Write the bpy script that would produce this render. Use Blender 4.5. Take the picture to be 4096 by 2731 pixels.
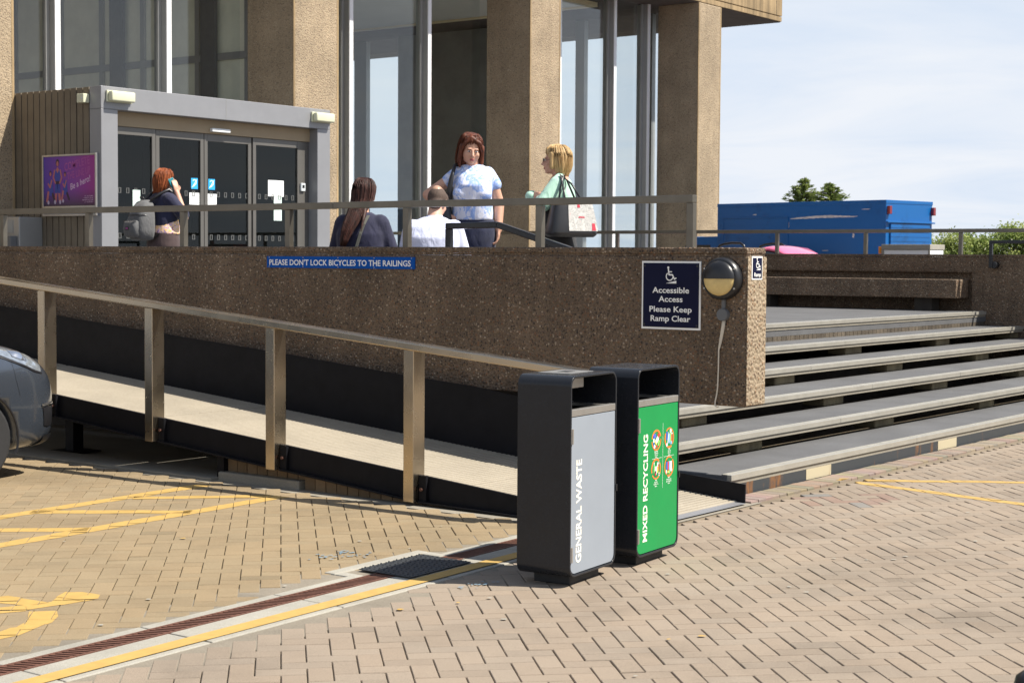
import bpy, bmesh, math, random
import numpy as np
from mathutils import Matrix, Vector

# ------------------------------------------------------------------ reset, camera, world, sun
for o in list(bpy.data.objects):
    bpy.data.objects.remove(o, do_unlink=True)
scene = bpy.context.scene
C = scene.collection
rnd = random.Random(7)

YAW, PITCH, ROLL = map(math.radians, (37.017, 2.9213, 0.3707))
_f = Vector((-math.sin(YAW) * math.cos(PITCH), math.cos(YAW) * math.cos(PITCH), -math.sin(PITCH)))
_r = Vector((math.cos(YAW), math.sin(YAW), 0))
_u = _r.cross(_f)
_R = _r * math.cos(ROLL) + _u * math.sin(ROLL)
_U = _u * math.cos(ROLL) - _r * math.sin(ROLL)
cam_d = bpy.data.cameras.new('camera')
cam_d.sensor_width = 36
cam_d.lens = 58.105
cam_d.clip_start = 0.1
cam_d.clip_end = 2000
cam_d.dof.use_dof = True
cam_d.dof.focus_distance = 10.0
cam_d.dof.aperture_fstop = 9.0
cam = bpy.data.objects.new('camera', cam_d)
C.objects.link(cam)
cam.matrix_world = Matrix(((_R.x, _U.x, -_f.x, 0), (_R.y, _U.y, -_f.y, 0), (_R.z, _U.z, -_f.z, 1.6), (0, 0, 0, 1)))
scene.camera = cam

SUN_EL, SUN_AZ = math.radians(52.6), math.radians(26)       # azimuth from +X towards +Y
world = bpy.data.worlds.new('World')
scene.world = world
world.use_nodes = True
wn, wl = world.node_tree.nodes, world.node_tree.links
bg = wn['Background']
sky = wn.new('ShaderNodeTexSky')
sky.sky_type = 'NISHITA'
sky.sun_disc = False
sky.sun_elevation = SUN_EL
sky.sun_rotation = math.radians(90) - SUN_AZ
sky.air_density = 1.0
sky.dust_density = 0.7
sky.ozone_density = 1.0
# thin streaky cloud, laid out on a plane high above (direction / height)
tc = wn.new('ShaderNodeTexCoord')
sx = wn.new('ShaderNodeSeparateXYZ')
wl.new(tc.outputs['Generated'], sx.inputs[0])
def wm(op, a, b=None):
    n = wn.new('ShaderNodeMath'); n.operation = op
    for i, v in enumerate((a, b)):
        if v is None: continue
        if isinstance(v, (int, float)): n.inputs[i].default_value = v
        else: wl.new(v, n.inputs[i])
    return n.outputs[0]
zz = wm('ADD', wm('MAXIMUM', sx.outputs[2], 0.0), 0.06)
cx_ = wn.new('ShaderNodeCombineXYZ')
wl.new(wm('DIVIDE', sx.outputs[0], zz), cx_.inputs[0])
wl.new(wm('DIVIDE', sx.outputs[1], zz), cx_.inputs[1])
cn = wn.new('ShaderNodeTexNoise')
cn.inputs['Scale'].default_value = 0.42
cn.inputs['Detail'].default_value = 8
cn.inputs['Roughness'].default_value = 0.58
cn.inputs['Distortion'].default_value = 0.9
wl.new(cx_.outputs[0], cn.inputs['Vector'])
cr = wn.new('ShaderNodeMapRange')
cr.inputs['From Min'].default_value = 0.36
cr.inputs['From Max'].default_value = 0.61
cr.inputs['To Min'].default_value = 0.36
cr.inputs['To Max'].default_value = 1.0
wl.new(cn.outputs['Fac'], cr.inputs['Value'])
cm = wn.new('ShaderNodeMix'); cm.data_type = 'RGBA'
cm.inputs['B'].default_value = (6.7, 7.0, 7.5, 1)
el = wn.new('ShaderNodeMapRange')          # thicker towards the horizon, open blue overhead
el.inputs['From Min'].default_value = 0.12; el.inputs['From Max'].default_value = 0.5
el.inputs['To Min'].default_value = 1.0; el.inputs['To Max'].default_value = 0.16
wl.new(sx.outputs[2], el.inputs['Value'])
wl.new(wm('MULTIPLY', cr.outputs[0], el.outputs[0]), cm.inputs['Factor'])
hz = wn.new('ShaderNodeMix'); hz.data_type = 'RGBA'      # pale blue haze low down, clear sky overhead
hz.inputs['B'].default_value = (5.0, 5.9, 7.2, 1)
wl.new(el.outputs[0], hz.inputs['Factor'])
wl.new(sky.outputs[0], hz.inputs['A'])
wl.new(hz.outputs['Result'], cm.inputs['A'])
wl.new(cm.outputs['Result'], bg.inputs['Color'])
bg.inputs['Strength'].default_value = 0.075

sun_d = bpy.data.lights.new('sun', 'SUN')
sun_d.energy = 5.0
sun_d.angle = math.radians(0.55)
sun_d.color = (1.0, 0.94, 0.84)
sun = bpy.data.objects.new('sun', sun_d)
C.objects.link(sun)
_sd = Vector((math.cos(SUN_AZ) * math.cos(SUN_EL), math.sin(SUN_AZ) * math.cos(SUN_EL), math.sin(SUN_EL)))
sun.rotation_euler = _sd.to_track_quat('Z', 'Y').to_euler()
sun.location = (20, 10, 30)

scene.view_settings.view_transform = 'Standard'
scene.view_settings.look = 'None'
scene.view_settings.exposure = 0.78
scene.view_settings.gamma = 1
scene.view_settings.use_curve_mapping = False
scene.cycles.max_bounces = 8
scene.cycles.transparent_max_bounces = 24

# ------------------------------------------------------------------ materials
def newmat(name):
    m = bpy.data.materials.new(name)
    m.use_nodes = True
    nt = m.node_tree
    return m, nt, nt.nodes['Principled BSDF']
def N(nt, kind, **kw):
    n = nt.nodes.new(kind)
    for k, v in kw.items():
        setattr(n, k, v)
    return n
def L(nt, a, b):
    nt.links.new(a, b)
def geo_pos(nt):
    return N(nt, 'ShaderNodeNewGeometry').outputs['Position']
def noise(nt, vec, scale, detail=4, rough=.55, dist=0):
    n = N(nt, 'ShaderNodeTexNoise')
    n.inputs['Scale'].default_value = scale
    n.inputs['Detail'].default_value = detail
    n.inputs['Roughness'].default_value = rough
    n.inputs['Distortion'].default_value = dist
    if vec is not None: L(nt, vec, n.inputs['Vector'])
    return n.outputs['Fac']
def ramp(nt, fac, stops, interp='LINEAR'):
    r = N(nt, 'ShaderNodeValToRGB')
    r.color_ramp.interpolation = interp
    e = r.color_ramp.elements
    while len(e) < len(stops): e.new(0.5)
    for i, (p, c) in enumerate(stops):
        e[i].position = p
        e[i].color = (*c, 1) if len(c) == 3 else c
    L(nt, fac, r.inputs[0])
    return r.outputs[0]
def mixc(nt, fac, a, b, mode='MIX'):
    m = N(nt, 'ShaderNodeMix', data_type='RGBA', blend_type=mode)
    for v, s in ((fac, 'Factor'), (a, 'A'), (b, 'B')):
        if isinstance(v, (int, float)): m.inputs[s].default_value = v
        elif isinstance(v, tuple): m.inputs[s].default_value = (*v, 1)
        else: L(nt, v, m.inputs[s])
    return m.outputs['Result']
def bump(nt, bsdf, h, strength=.3, dist=.01):
    b = N(nt, 'ShaderNodeBump')
    b.inputs['Strength'].default_value = strength
    b.inputs['Distance'].default_value = dist
    L(nt, h, b.inputs['Height'])
    L(nt, b.outputs[0], bsdf.inputs['Normal'])
def scalev(nt, vec, s):
    m = N(nt, 'ShaderNodeMapping')
    m.inputs['Scale'].default_value = s
    L(nt, vec, m.inputs['Vector'])
    return m.outputs[0]
def grey(v): return (v, v, v)

def simple(name, col, rough=.5, metal=0., var=.12, scale=8., bumpy=0., spec=.5, coat=0.):
    """plain paint / plastic / metal with a little uneven wear"""
    m, nt, b = newmat(name)
    p = geo_pos(nt)
    f = noise(nt, p, scale, 6, .65)
    lo = tuple(max(0, c * (1 - var)) for c in col); hi = tuple(min(1, c * (1 + var)) for c in col)
    L(nt, ramp(nt, f, [(.25, lo), (.75, hi)]), b.inputs['Base Color'])
    b.inputs['Metallic'].default_value = metal
    b.inputs['Specular IOR Level'].default_value = spec
    b.inputs['Coat Weight'].default_value = coat
    b.inputs['Coat Roughness'].default_value = .06
    r = N(nt, 'ShaderNodeMapRange')
    r.inputs['To Min'].default_value = max(.02, rough - .1); r.inputs['To Max'].default_value = min(1, rough + .1)
    L(nt, noise(nt, p, scale * 2.3, 5), r.inputs['Value'])
    L(nt, r.outputs[0], b.inputs['Roughness'])
    if bumpy: bump(nt, b, noise(nt, p, scale * 12, 4), bumpy, .004)
    return m

def aggregate(name, stones, mortar, scale, stain=.35, mask=.28, bstr=.6, streak=0.):
    """exposed aggregate concrete: pebbles set in mortar, with dirt"""
    m, nt, b = newmat(name)
    p = geo_pos(nt)
    v = N(nt, 'ShaderNodeTexVoronoi'); v.inputs['Scale'].default_value = scale
    v.inputs['Randomness'].default_value = 1
    L(nt, p, v.inputs['Vector'])
    sp = N(nt, 'ShaderNodeSeparateColor'); L(nt, v.outputs['Color'], sp.inputs[0])
    n = len(stones)
    col = ramp(nt, sp.outputs[0], [(i / n, s) for i, s in enumerate(stones)], 'CONSTANT')
    v2 = N(nt, 'ShaderNodeTexVoronoi'); v2.inputs['Scale'].default_value = scale * 2.3
    L(nt, p, v2.inputs['Vector'])
    sp2 = N(nt, 'ShaderNodeSeparateColor'); L(nt, v2.outputs['Color'], sp2.inputs[0])
    col2 = ramp(nt, sp2.outputs[1], [(i / n, s) for i, s in enumerate(stones[::-1])], 'CONSTANT')
    big = ramp(nt, v.outputs['Distance'], [(mask, grey(1)), (mask + .12, grey(0))])
    small = ramp(nt, v2.outputs['Distance'], [(mask, grey(1)), (mask + .15, grey(0))])
    base = mixc(nt, big, mixc(nt, small, mortar, col2), col)
    st = ramp(nt, noise(nt, p, 1.6, 6, .6), [(.3, grey(1 - stain)), (.7, grey(1.0))])
    base = mixc(nt, 1.0, base, st, 'MULTIPLY')
    if streak:
        sk = ramp(nt, noise(nt, scalev(nt, p, (5, 5, .35)), 1.2, 5, .6), [(.35, grey(1 - streak)), (.65, grey(1))])
        base = mixc(nt, 1.0, base, sk, 'MULTIPLY')
    L(nt, base, b.inputs['Base Color'])
    b.inputs['Roughness'].default_value = .8
    b.inputs['Specular IOR Level'].default_value = .35
    h = N(nt, 'ShaderNodeMath', operation='SUBTRACT'); h.inputs[0].default_value = 1
    L(nt, v.outputs['Distance'], h.inputs[1])
    bump(nt, b, h.outputs[0], bstr, .012)
    return m

def glassy(name, tint=(.75, .8, .78), ior=1.5, gloss_tint=(1, 1, 1), rough=.01):
    m = bpy.data.materials.new(name); m.use_nodes = True
    nt = m.node_tree; nt.nodes.clear()
    out = N(nt, 'ShaderNodeOutputMaterial')
    t = N(nt, 'ShaderNodeBsdfTransparent'); t.inputs[0].default_value = (*tint, 1)
    g = N(nt, 'ShaderNodeBsdfGlossy'); g.inputs['Roughness'].default_value = rough
    g.inputs['Color'].default_value = (*gloss_tint, 1)
    f = N(nt, 'ShaderNodeFresnel')
    bf = N(nt, 'ShaderNodeNewGeometry'); mi = N(nt, 'ShaderNodeMix'); mi.data_type = 'FLOAT'
    mi.inputs['A'].default_value = ior; mi.inputs['B'].default_value = 1 / ior
    L(nt, bf.outputs['Backfacing'], mi.inputs['Factor']); L(nt, mi.outputs['Result'], f.inputs[0])
    x = N(nt, 'ShaderNodeMixShader')
    L(nt, f.outputs[0], x.inputs[0]); L(nt, t.outputs[0], x.inputs[1]); L(nt, g.outputs[0], x.inputs[2])
    L(nt, x.outputs[0], out.inputs[0])
    return m

def speckled(name, col, col2, scale=180., rough=.85, stain=.25, bstr=.3):
    """asphalt-like surface: fine grains plus broad dirt"""
    m, nt, b = newmat(name)
    p = geo_pos(nt)
    g = noise(nt, p, scale, 3, .7)
    c = ramp(nt, g, [(.3, col), (.72, col2)])
    d = ramp(nt, noise(nt, p, 1.9, 6, .62, .3), [(.3, grey(1 - stain)), (.7, grey(1))])
    L(nt, mixc(nt, 1., c, d, 'MULTIPLY'), b.inputs['Base Color'])
    b.inputs['Roughness'].default_value = rough
    bump(nt, b, g, bstr, .004)
    return m

def rusty(name, base, rust, amount=.5, scale=6., streak=True, rough=.55):
    m, nt, b = newmat(name)
    p = geo_pos(nt)
    q = scalev(nt, p, (1, 1, .3)) if streak else p
    k = ramp(nt, noise(nt, q, scale, 7, .7, .2), [(amount, grey(0)), (amount + .13, grey(1))])
    v = ramp(nt, noise(nt, p, scale * 5, 4), [(.2, tuple(c * .6 for c in rust)), (.8, rust)])
    L(nt, mixc(nt, k, base, v), b.inputs['Base Color'])
    b.inputs['Roughness'].default_value = rough
    return m

def brick_mat(name):
    """clay / concrete blocks: colour per block from the mesh, plus sandy grain"""
    m, nt, b = newmat(name)
    p = geo_pos(nt)
    a = N(nt, 'ShaderNodeAttribute', attribute_name='Col')
    g = ramp(nt, noise(nt, p, 260, 3, .7), [(.3, grey(.70)), (.5, grey(1)), (.72, grey(1.22))])
    d = ramp(nt, noise(nt, p, 1.3, 7, .62, .4), [(.28, grey(.76)), (.5, grey(.97)), (.7, grey(1.05))])
    c = mixc(nt, 1., mixc(nt, 1., a.outputs['Color'], g, 'MULTIPLY'), d, 'MULTIPLY')
    s = ramp(nt, noise(nt, p, 420, 2, .8), [(.66, grey(0)), (.72, grey(1))])
    c = mixc(nt, s, c, (.42, .37, .30))
    L(nt, c, b.inputs['Base Color'])
    b.inputs['Roughness'].default_value = .88
    b.inputs['Specular IOR Level'].default_value = .25
    bump(nt, b, noise(nt, p, 300, 3, .7), .35, .003)
    return m

def hair_mat(name, dark, light, scale=60):
    m, nt, b = newmat(name)
    t = N(nt, 'ShaderNodeTexCoord').outputs['Object']
    k = noise(nt, scalev(nt, t, (1, 1, .12)), scale, 4, .6, .6)
    L(nt, ramp(nt, k, [(.3, dark), (.7, light)]), b.inputs['Base Color'])
    b.inputs['Roughness'].default_value = .5
    b.inputs['Specular IOR Level'].default_value = .3
    bump(nt, b, k, .8, .006)
    return m

def cloth(name, col, var=.12, wr=.25, scale=14):
    wr = min(1, wr * 1.7)
    m, nt, b = newmat(name)
    p = N(nt, 'ShaderNodeTexCoord').outputs['Object']
    f = noise(nt, p, 9, 5, .6)
    L(nt, ramp(nt, f, [(.3, tuple(c * (1 - var) for c in col)), (.7, tuple(min(1, c * (1 + var)) for c in col))]), b.inputs['Base Color'])
    b.inputs['Roughness'].default_value = .85
    b.inputs['Sheen Weight'].default_value = .15
    bump(nt, b, noise(nt, scalev(nt, p, (1, 1, .55)), scale, 3, .5, .8), wr, .02)
    return m

def patterned(name, stops, scale=9, dist=1.2, wr=.25):
    m, nt, b = newmat(name)
    p = N(nt, 'ShaderNodeTexCoord').outputs['Object']
    f = noise(nt, p, scale, 5, .62, dist)
    L(nt, ramp(nt, f, stops), b.inputs['Base Color'])
    b.inputs['Roughness'].default_value = .85
    bump(nt, b, noise(nt, scalev(nt, p, (1, 1, .55)), 14, 3, .5, .8), wr, .02)
    return m

def leafmat(name, dark, light, sub=.25):
    m, nt, b = newmat(name)
    a = N(nt, 'ShaderNodeAttribute', attribute_name='Col')
    sp = N(nt, 'ShaderNodeSeparateColor'); L(nt, a.outputs['Color'], sp.inputs[0])
    c = ramp(nt, sp.outputs[0], [(0, dark), (1, light)])
    L(nt, mixc(nt, sp.outputs[1], c, (.75, .72, .5)), b.inputs['Base Color'])
    b.inputs['Roughness'].default_value = .6
    nt2 = N(nt, 'ShaderNodeBsdfTranslucent'); L(nt, c, nt2.inputs[0])
    x = N(nt, 'ShaderNodeMixShader'); x.inputs[0].default_value = sub
    out = nt.nodes['Material Output']
    L(nt, b.outputs[0], x.inputs[1]); L(nt, nt2.outputs[0], x.inputs[2]); L(nt, x.outputs[0], out.inputs[0])
    return m

M = {}
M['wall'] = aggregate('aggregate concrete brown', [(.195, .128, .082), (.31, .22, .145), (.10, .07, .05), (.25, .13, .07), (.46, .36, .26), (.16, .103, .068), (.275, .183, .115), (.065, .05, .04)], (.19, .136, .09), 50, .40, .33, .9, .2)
M['wallend'] = aggregate('pale end aggregate', [(.30, .225, .15), (.36, .28, .19), (.22, .15, .095), (.44, .36, .26), (.26, .16, .09), (.16, .11, .075)], (.33, .26, .175), 40, .2, .3, .9, .12)  # paler stones and mortar than the wall body, for the end face
M['column'] = aggregate('aggregate concrete tan', [(.40, .302, .193), (.46, .364, .245), (.33, .242, .152), (.52, .434, .315), (.38, .273, .168), (.13, .098, .072), (.44, .336, .212), (.24, .175, .115)], (.40, .312, .208), 46, .3, .30, .6, .12)
M['slab'] = aggregate('concrete slab edge', [(.46, .32, .17), (.5, .37, .21), (.40, .27, .14)], (.46, .33, .18), 60, .35, .2, .2, .5)
M['soffit'] = simple('dark soffit concrete', (.11, .085, .07), .9, 0, .25, 2)  # much darker than the slab edge, slightly mottled
M['concrete'] = speckled('weathered concrete', (.22, .195, .15), (.32, .29, .235), 120, .9, .22, .3)
M['drainslab'] = speckled('pale drain concrete', (.29, .27, .22), (.42, .40, .35), 160, .9, .3, .35)
M['mortar'] = speckled('sandy mossy joint filling', (.20, .155, .10), (.29, .23, .16), 150, .95, .45, .4)
M['brick'] = brick_mat('block paver')
M['plinth'] = brick_mat('plinth brick')
M['tarmac'] = speckled('grey tread surface', (.085, .085, .087), (.14, .14, .143), 210, .85, .3, .35)
M['asphalt'] = speckled('car park asphalt', (.05, .05, .05), (.09, .09, .09), 90, .9)
M['darkvoid'] = simple('shaded void concrete', (.05, .042, .034), .95, 0, .4, 3)  # dark base colour carries the shade of voids and undersides
M['steel'] = simple('brushed stainless steel', (.54, .46, .35), .27, 1., .05, 2)
M['dullsteel'] = simple('dull weathered rail steel', (.185, .168, .138), .42, .8, .2, 4)
M['alu'] = simple('aluminium nosing', (.40, .38, .33), .42, .4, .12, 6)
M['greyalu'] = simple('grey anodised aluminium', (.27, .272, .285), .4, .3, .06, 3)
M['frame'] = simple('grey window frame', (.34, .34, .33), .4, .4, .06, 3)
M['doorframe'] = simple('bronze grey door frame', (.15, .142, .13), .4, .4, .06, 3)
M['framelit'] = simple('sunlit mullion front', (.80, .80, .80), .45, .1, .03, 3)  # lit copy of the frame colour, sunlight on mullion fronts painted in
M['blacksteel'] = simple('black painted steel', (.0085, .0085, .0105), .55, .0, .3, 7, .05, .14)
M['blackpaint'] = simple('black gloss handrail paint', (.012, .013, .016), .25, 0, .2, 9)
M['binbody'] = simple('charcoal powder coat', (.018, .020, .0245), .26, 0, .1, 10, 0, .3)
M['bininside'] = simple('black bin lining', (.012, .012, .012), .6)
M['binsteel'] = simple('steel bin lip', (.46, .44, .41), .4, .8, .1, 9)
M['greydoor'] = simple('pale blue grey bin door', (.245, .275, .315), .38, 0, .05, 4, 0, .5)
M['greendoor'] = simple('green bin door', (.0, .235, .055), .38, 0, .07, 4, 0, .5)
M['white'] = simple('white print', (.85, .85, .82), .5, 0, .02)
M['cream'] = simple('cream print', (.88, .84, .72), .5, 0, .02)
M['paper'] = simple('white paper', (.82, .84, .84), .7, 0, .03)
M['mintpaper'] = simple('pale mint paper', (.70, .86, .80), .7, 0, .03)
M['inkgrey'] = simple('grey ink', (.3, .32, .36), .7)
M['markgrey'] = simple('frosted door marks', (.085, .088, .086), .7)
M['inkred'] = simple('red ink', (.7, .25, .25), .7)
M['skyblue'] = simple('light blue sticker', (.03, .38, .80), .5, 0, .04)
M['navy'] = simple('navy sign enamel', (.004, .006, .030), .55, 0, .1, 8, 0, .15)
M['blue'] = simple('blue sign enamel', (.0, .075, .36), .55, 0, .06, 8, 0, .15)
M['lampblack'] = simple('black lamp plastic', (.014, .014, .016), .35)
M['diffuser'] = simple('yellowed lamp diffuser', (.62, .47, .20), .35, 0, .25, 9)
M['lampcream'] = simple('cream lamp housing', (.62, .62, .45), .45, 0, .05)
M['pvc'] = simple('grey junction box', (.12, .125, .13), .6)
M['cable'] = simple('off white cable', (.62, .56, .46), .6)
M['porchwood'] = simple('brown porch boards', (.150, .122, .086), .55, 0, .22, 3)
M['porchtan'] = simple('tan header board', (.34, .26, .165), .7, 0, .1, 2)
M['glass'] = glassy('clear glazing', (.96, .98, .98))
M['doorglass'] = glassy('tinted door glass', (.55, .60, .58), 1.36)
M['lightglass'] = glassy('hazy end glazing', (.96, .98, .98), 1.5)
M['interior'] = simple('dim interior wall', (.78, .78, .64), .9, 0, .15, 1.5)
M['interiordark'] = simple('dark interior panel', (.32, .32, .30), .9, 0, .2, 1.5)
M['ceiling'] = simple('interior ceiling', (.80, .77, .68), .9, 0, .05, 1)
M['trim'] = simple('warm ceiling trim', (.92, .76, .48), .6, 0, .05)
M['yellow'] = simple('yellow road paint', (.43, .275, .078), .75, 0, .12, 14, .15)
M['bluespray'] = simple('blue spray paint', (.15, .22, .27), .8, 0, .3, 14)
M['rustgrate'] = simple('rusted cast iron', (.115, .048, .03), .75, 0, .35, 20, .2)
M['blackrubber'] = simple('black cover', (.030, .033, .036), .5, .0, .2, 12)
M['riser'] = rusty('rusting black riser plate', (.035, .04, .045), (.28, .12, .035), .56, 4.5)
M['riserstone'] = aggregate('stained stair riser', [(.17, .135, .10), (.12, .10, .07)], (.15, .12, .085), 70, .5, .2, .3, .5)
M['mossblock'] = aggregate('mossy stair block', [(.30, .25, .15), (.25, .19, .12), (.20, .2, .10)], (.27, .22, .13), 70, .5, .2, .3, .4)
M['creampaint'] = rusty('flaking cream paint', (.44, .385, .26), (.30, .16, .05), .60, 9)
M['skin'] = simple('skin', (.56, .31, .215), .5, 0, .08, 20)
M['skinpale'] = simple('pale skin', (.60, .35, .26), .5, 0, .08, 20)
M['lips'] = simple('lips', (.38, .09, .085), .45)
M['eyewhite'] = simple('eye white', (.62, .58, .55), .3)
M['iris'] = simple('iris', (.03, .022, .018), .2)

# ------------------------------------------------------------------ mesh building
class MB:
    """collects shapes in world coordinates; build() links them as ONE mesh object"""
    def __init__(s):
        s.v, s.f, s.m, s.c = [], [], [], None
    def add(s, verts, faces, mi=0):
        k = len(s.v)
        s.v += [tuple(p) for p in verts]
        s.f += [tuple(i + k for i in f) for f in faces]
        s.m += [mi] * len(faces)
        return s
    def box(s, x0, x1, y0, y1, z0, z1, mi=0, T=None):
        v = [(x0, y0, z0), (x1, y0, z0), (x1, y1, z0), (x0, y1, z0), (x0, y0, z1), (x1, y0, z1), (x1, y1, z1), (x0, y1, z1)]
        if T is not None: v = [T @ Vector(p) for p in v]
        return s.add(v, [(0, 3, 2, 1), (4, 5, 6, 7), (0, 1, 5, 4), (1, 2, 6, 5), (2, 3, 7, 6), (3, 0, 4, 7)], mi)
    def prism(s, pts, a, b, mi=0, T=None):
        """pts: 2-D outline (counter clockwise); a, b: functions 2-D -> 3-D for the two caps"""
        n = len(pts)
        v = [a(p) for p in pts] + [b(p) for p in pts]
        if T is not None: v = [T @ Vector(p) for p in v]
        f = [tuple(range(n))[::-1], tuple(range(n, 2 * n))] + [(i, (i + 1) % n, n + (i + 1) % n, n + i) for i in range(n)]
        return s.add(v, f, mi)
    def bar(s, p, q, w, h, up=(0, 0, 1), mi=0):
        p, q, up = Vector(p), Vector(q), Vector(up)
        d = (q - p).normalized(); x = d.cross(up).normalized(); y = x.cross(d).normalized()
        v = []
        for c in (p, q):
            for a, b in ((-1, -1), (1, -1), (1, 1), (-1, 1)):
                v.append(c + x * (a * w / 2) + y * (b * h / 2))
        return s.add(v, [(0, 3, 2, 1), (4, 5, 6, 7), (0, 1, 5, 4), (1, 2, 6, 5), (2, 3, 7, 6), (3, 0, 4, 7)][:0] + [(0, 1, 2, 3), (7, 6, 5, 4), (4, 5, 1, 0), (5, 6, 2, 1), (6, 7, 3, 2), (7, 4, 0, 3)], mi)
    def tube(s, path, r, n=10, mi=0, caps=True):
        path = [Vector(p) for p in path]
        rr = r if isinstance(r, (list, tuple)) else [r] * len(path)
        rings = []; ref = Vector((0, 0, 1))
        for i, p in enumerate(path):
            d = (path[min(i + 1, len(path) - 1)] - path[max(i - 1, 0)]).normalized()
            if abs(d.dot(ref)) > .95: ref = Vector((1, 0, 0)) if abs(d.x) < .9 else Vector((0, 1, 0))
            x = d.cross(ref).normalized(); y = d.cross(x).normalized()
            rings.append([p + (x * math.cos(2 * math.pi * k / n) + y * math.sin(2 * math.pi * k / n)) * rr[i] for k in range(n)])
        return s.loft(rings, mi, caps)
    def loft(s, rings, mi=0, caps=True):
        n = len(rings[0]); v = [p for r in rings for p in r]; f = []
        for i in range(len(rings) - 1):
            for k in range(n):
                f.append((i * n + k, i * n + (k + 1) % n, (i + 1) * n + (k + 1) % n, (i + 1) * n + k))
        if caps:
            f.append(tuple(range(n))[::-1]); f.append(tuple(range((len(rings) - 1) * n, len(rings) * n)))
        return s.add(v, f, mi)
    def ell(s, c, rad, rot=None, nu=16, nv=10, mi=0):
        c = Vector(c); rows = []
        for j in range(nv + 1):
            t = math.pi * j / nv
            t = min(max(t, .06), math.pi - .06)
            row = []
            for i in range(nu):
                a = 2 * math.pi * i / nu
                p = Vector((rad[0] * math.sin(t) * math.cos(a), rad[1] * math.sin(t) * math.sin(a), -rad[2] * math.cos(t)))
                row.append(c + (rot @ p if rot is not None else p))
            rows.append(row)
        return s.loft(rows, mi)
    def cap(s, p, q, r1, r2, n=12, mi=0):
        """tapered limb with round ends"""
        p, q = Vector(p), Vector(q); d = (q - p); ln = max(d.length, 1e-5); d /= ln
        pts, rr = [], []
        for a in (-1.45, -1.0, -.5): pts.append(p + d * (r1 * math.sin(a))); rr.append(r1 * math.cos(a))
        pts.append(p); rr.append(r1); pts.append(q); rr.append(r2)
        for a in (.5, 1.0, 1.45): pts.append(q + d * (r2 * math.sin(a))); rr.append(r2 * math.cos(a))
        return s.tube(pts, rr, n, mi)
    def build(s, name, mats, parent=None, bevel=0., smooth=False, seg=2, cols=None):
        me = bpy.data.meshes.new(name)
        v = s.v
        if parent is not None:
            inv = parent.get('_m')
            if inv is not None:
                I = Matrix([inv[i * 4:i * 4 + 4] for i in range(4)]).inverted()
                v = [tuple(I @ Vector(p)) for p in v]
        me.from_pydata(v, [], s.f)
        if not isinstance(mats, (list, tuple)): mats = [mats]
        for m in mats: me.materials.append(m)
        me.polygons.foreach_set('material_index', s.m)
        if cols is not None:
            a = me.color_attributes.new('Col', 'FLOAT_COLOR', 'CORNER')
            arr = []
            for f, c in zip(s.f, cols): arr += [c[0], c[1], c[2], 1.] * len(f)
            a.data.foreach_set('color', arr)
        if smooth: me.polygons.foreach_set('use_smooth', [True] * len(me.polygons))
        me.update()
        o = bpy.data.objects.new(name, me)
        C.objects.link(o)
        if parent is not None:
            o.parent = parent
            if parent.get('_m') is not None: o['_m'] = list(parent['_m'])
        if bevel:
            b = o.modifiers.new('edge', 'BEVEL'); b.width = bevel; b.segments = seg; b.limit_method = 'ANGLE'
            b.angle_limit = math.radians(40); b.harden_normals = False
        return o

def thing(name, label, cat, loc=(0, 0, 0), rotz=0., group=None):
    o = bpy.data.objects.new(name, None)
    C.objects.link(o)
    o.location = loc; o.rotation_euler = (0, 0, rotz); o.empty_display_size = .2
    m = Matrix.Translation(Vector(loc)) @ Matrix.Rotation(rotz, 4, 'Z')
    o['_m'] = [x for r in m for x in r]
    return tag(o, label, cat, group)
def tag(o, label, cat, group=None):
    o['label'] = label; o['category'] = cat
    if group: o['group'] = group
    return o
def struct(o, kind='structure'):
    o['kind'] = kind
    return o
def mat_of(o):
    v = o['_m']; return Matrix([v[i * 4:i * 4 + 4] for i in range(4)])

def text_verts(s, bold=0.):
    cu = bpy.data.curves.new('lettering', 'FONT'); cu.body = s; cu.size = 1; cu.offset = bold; cu.resolution_u = 3
    cu.align_x = 'LEFT'
    o = bpy.data.objects.new('lettering', cu); C.objects.link(o)
    dg = bpy.context.evaluated_depsgraph_get()
    me = bpy.data.meshes.new_from_object(o.evaluated_get(dg))
    v = [tuple(p.co) for p in me.vertices]; f = [tuple(p.vertices) for p in me.polygons]
    bpy.data.objects.remove(o, do_unlink=True); bpy.data.curves.remove(cu); bpy.data.meshes.remove(me)
    return v, f
def put_text(mb, s, org, ux, uy, x0, x1, y0, h, bold=.01, mi=0, align='fit', lift=.001):
    """lettering on the plane org + ux*x + uy*y; x0..x1 width ('fit') or anchor, y0 baseline, h cap height"""
    v, f = text_verts(s, bold)
    if not v: return
    xs = [p[0] for p in v]
    cap = .73
    sy = h / cap
    w = max(xs) - min(xs)
    if align == 'fit': sxx = (x1 - x0) / w; ox = x0 - min(xs) * sxx
    else:
        sxx = sy if x1 is None else x1 * sy
        ox = {'l': x0, 'c': x0 - w * sxx / 2, 'r': x0 - w * sxx}[align] - min(xs) * sxx
    org, ux, uy = Vector(org), Vector(ux), Vector(uy); n = ux.cross(uy).normalized()
    mb.add([org + ux * (ox + p[0] * sxx) + uy * (y0 + p[1] * sy) + n * lift for p in v], f, mi)
def arc(mb, P, c, r, w, a0, a1, lift, n=28, mi=0):
    pts = []
    for i in range(n + 1):
        a = math.radians(a0 + (a1 - a0) * i / n)
        pts.append((math.cos(a), math.sin(a)))
    v = [P(c[0] + x * (r - w / 2), c[1] + y * (r - w / 2), lift) for x, y in pts] + [P(c[0] + x * (r + w / 2), c[1] + y * (r + w / 2), lift) for x, y in pts]
    k = n + 1
    mb.add(v, [(i, k + i, k + i + 1, i + 1)[::-1] for i in range(n)], mi)
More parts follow.
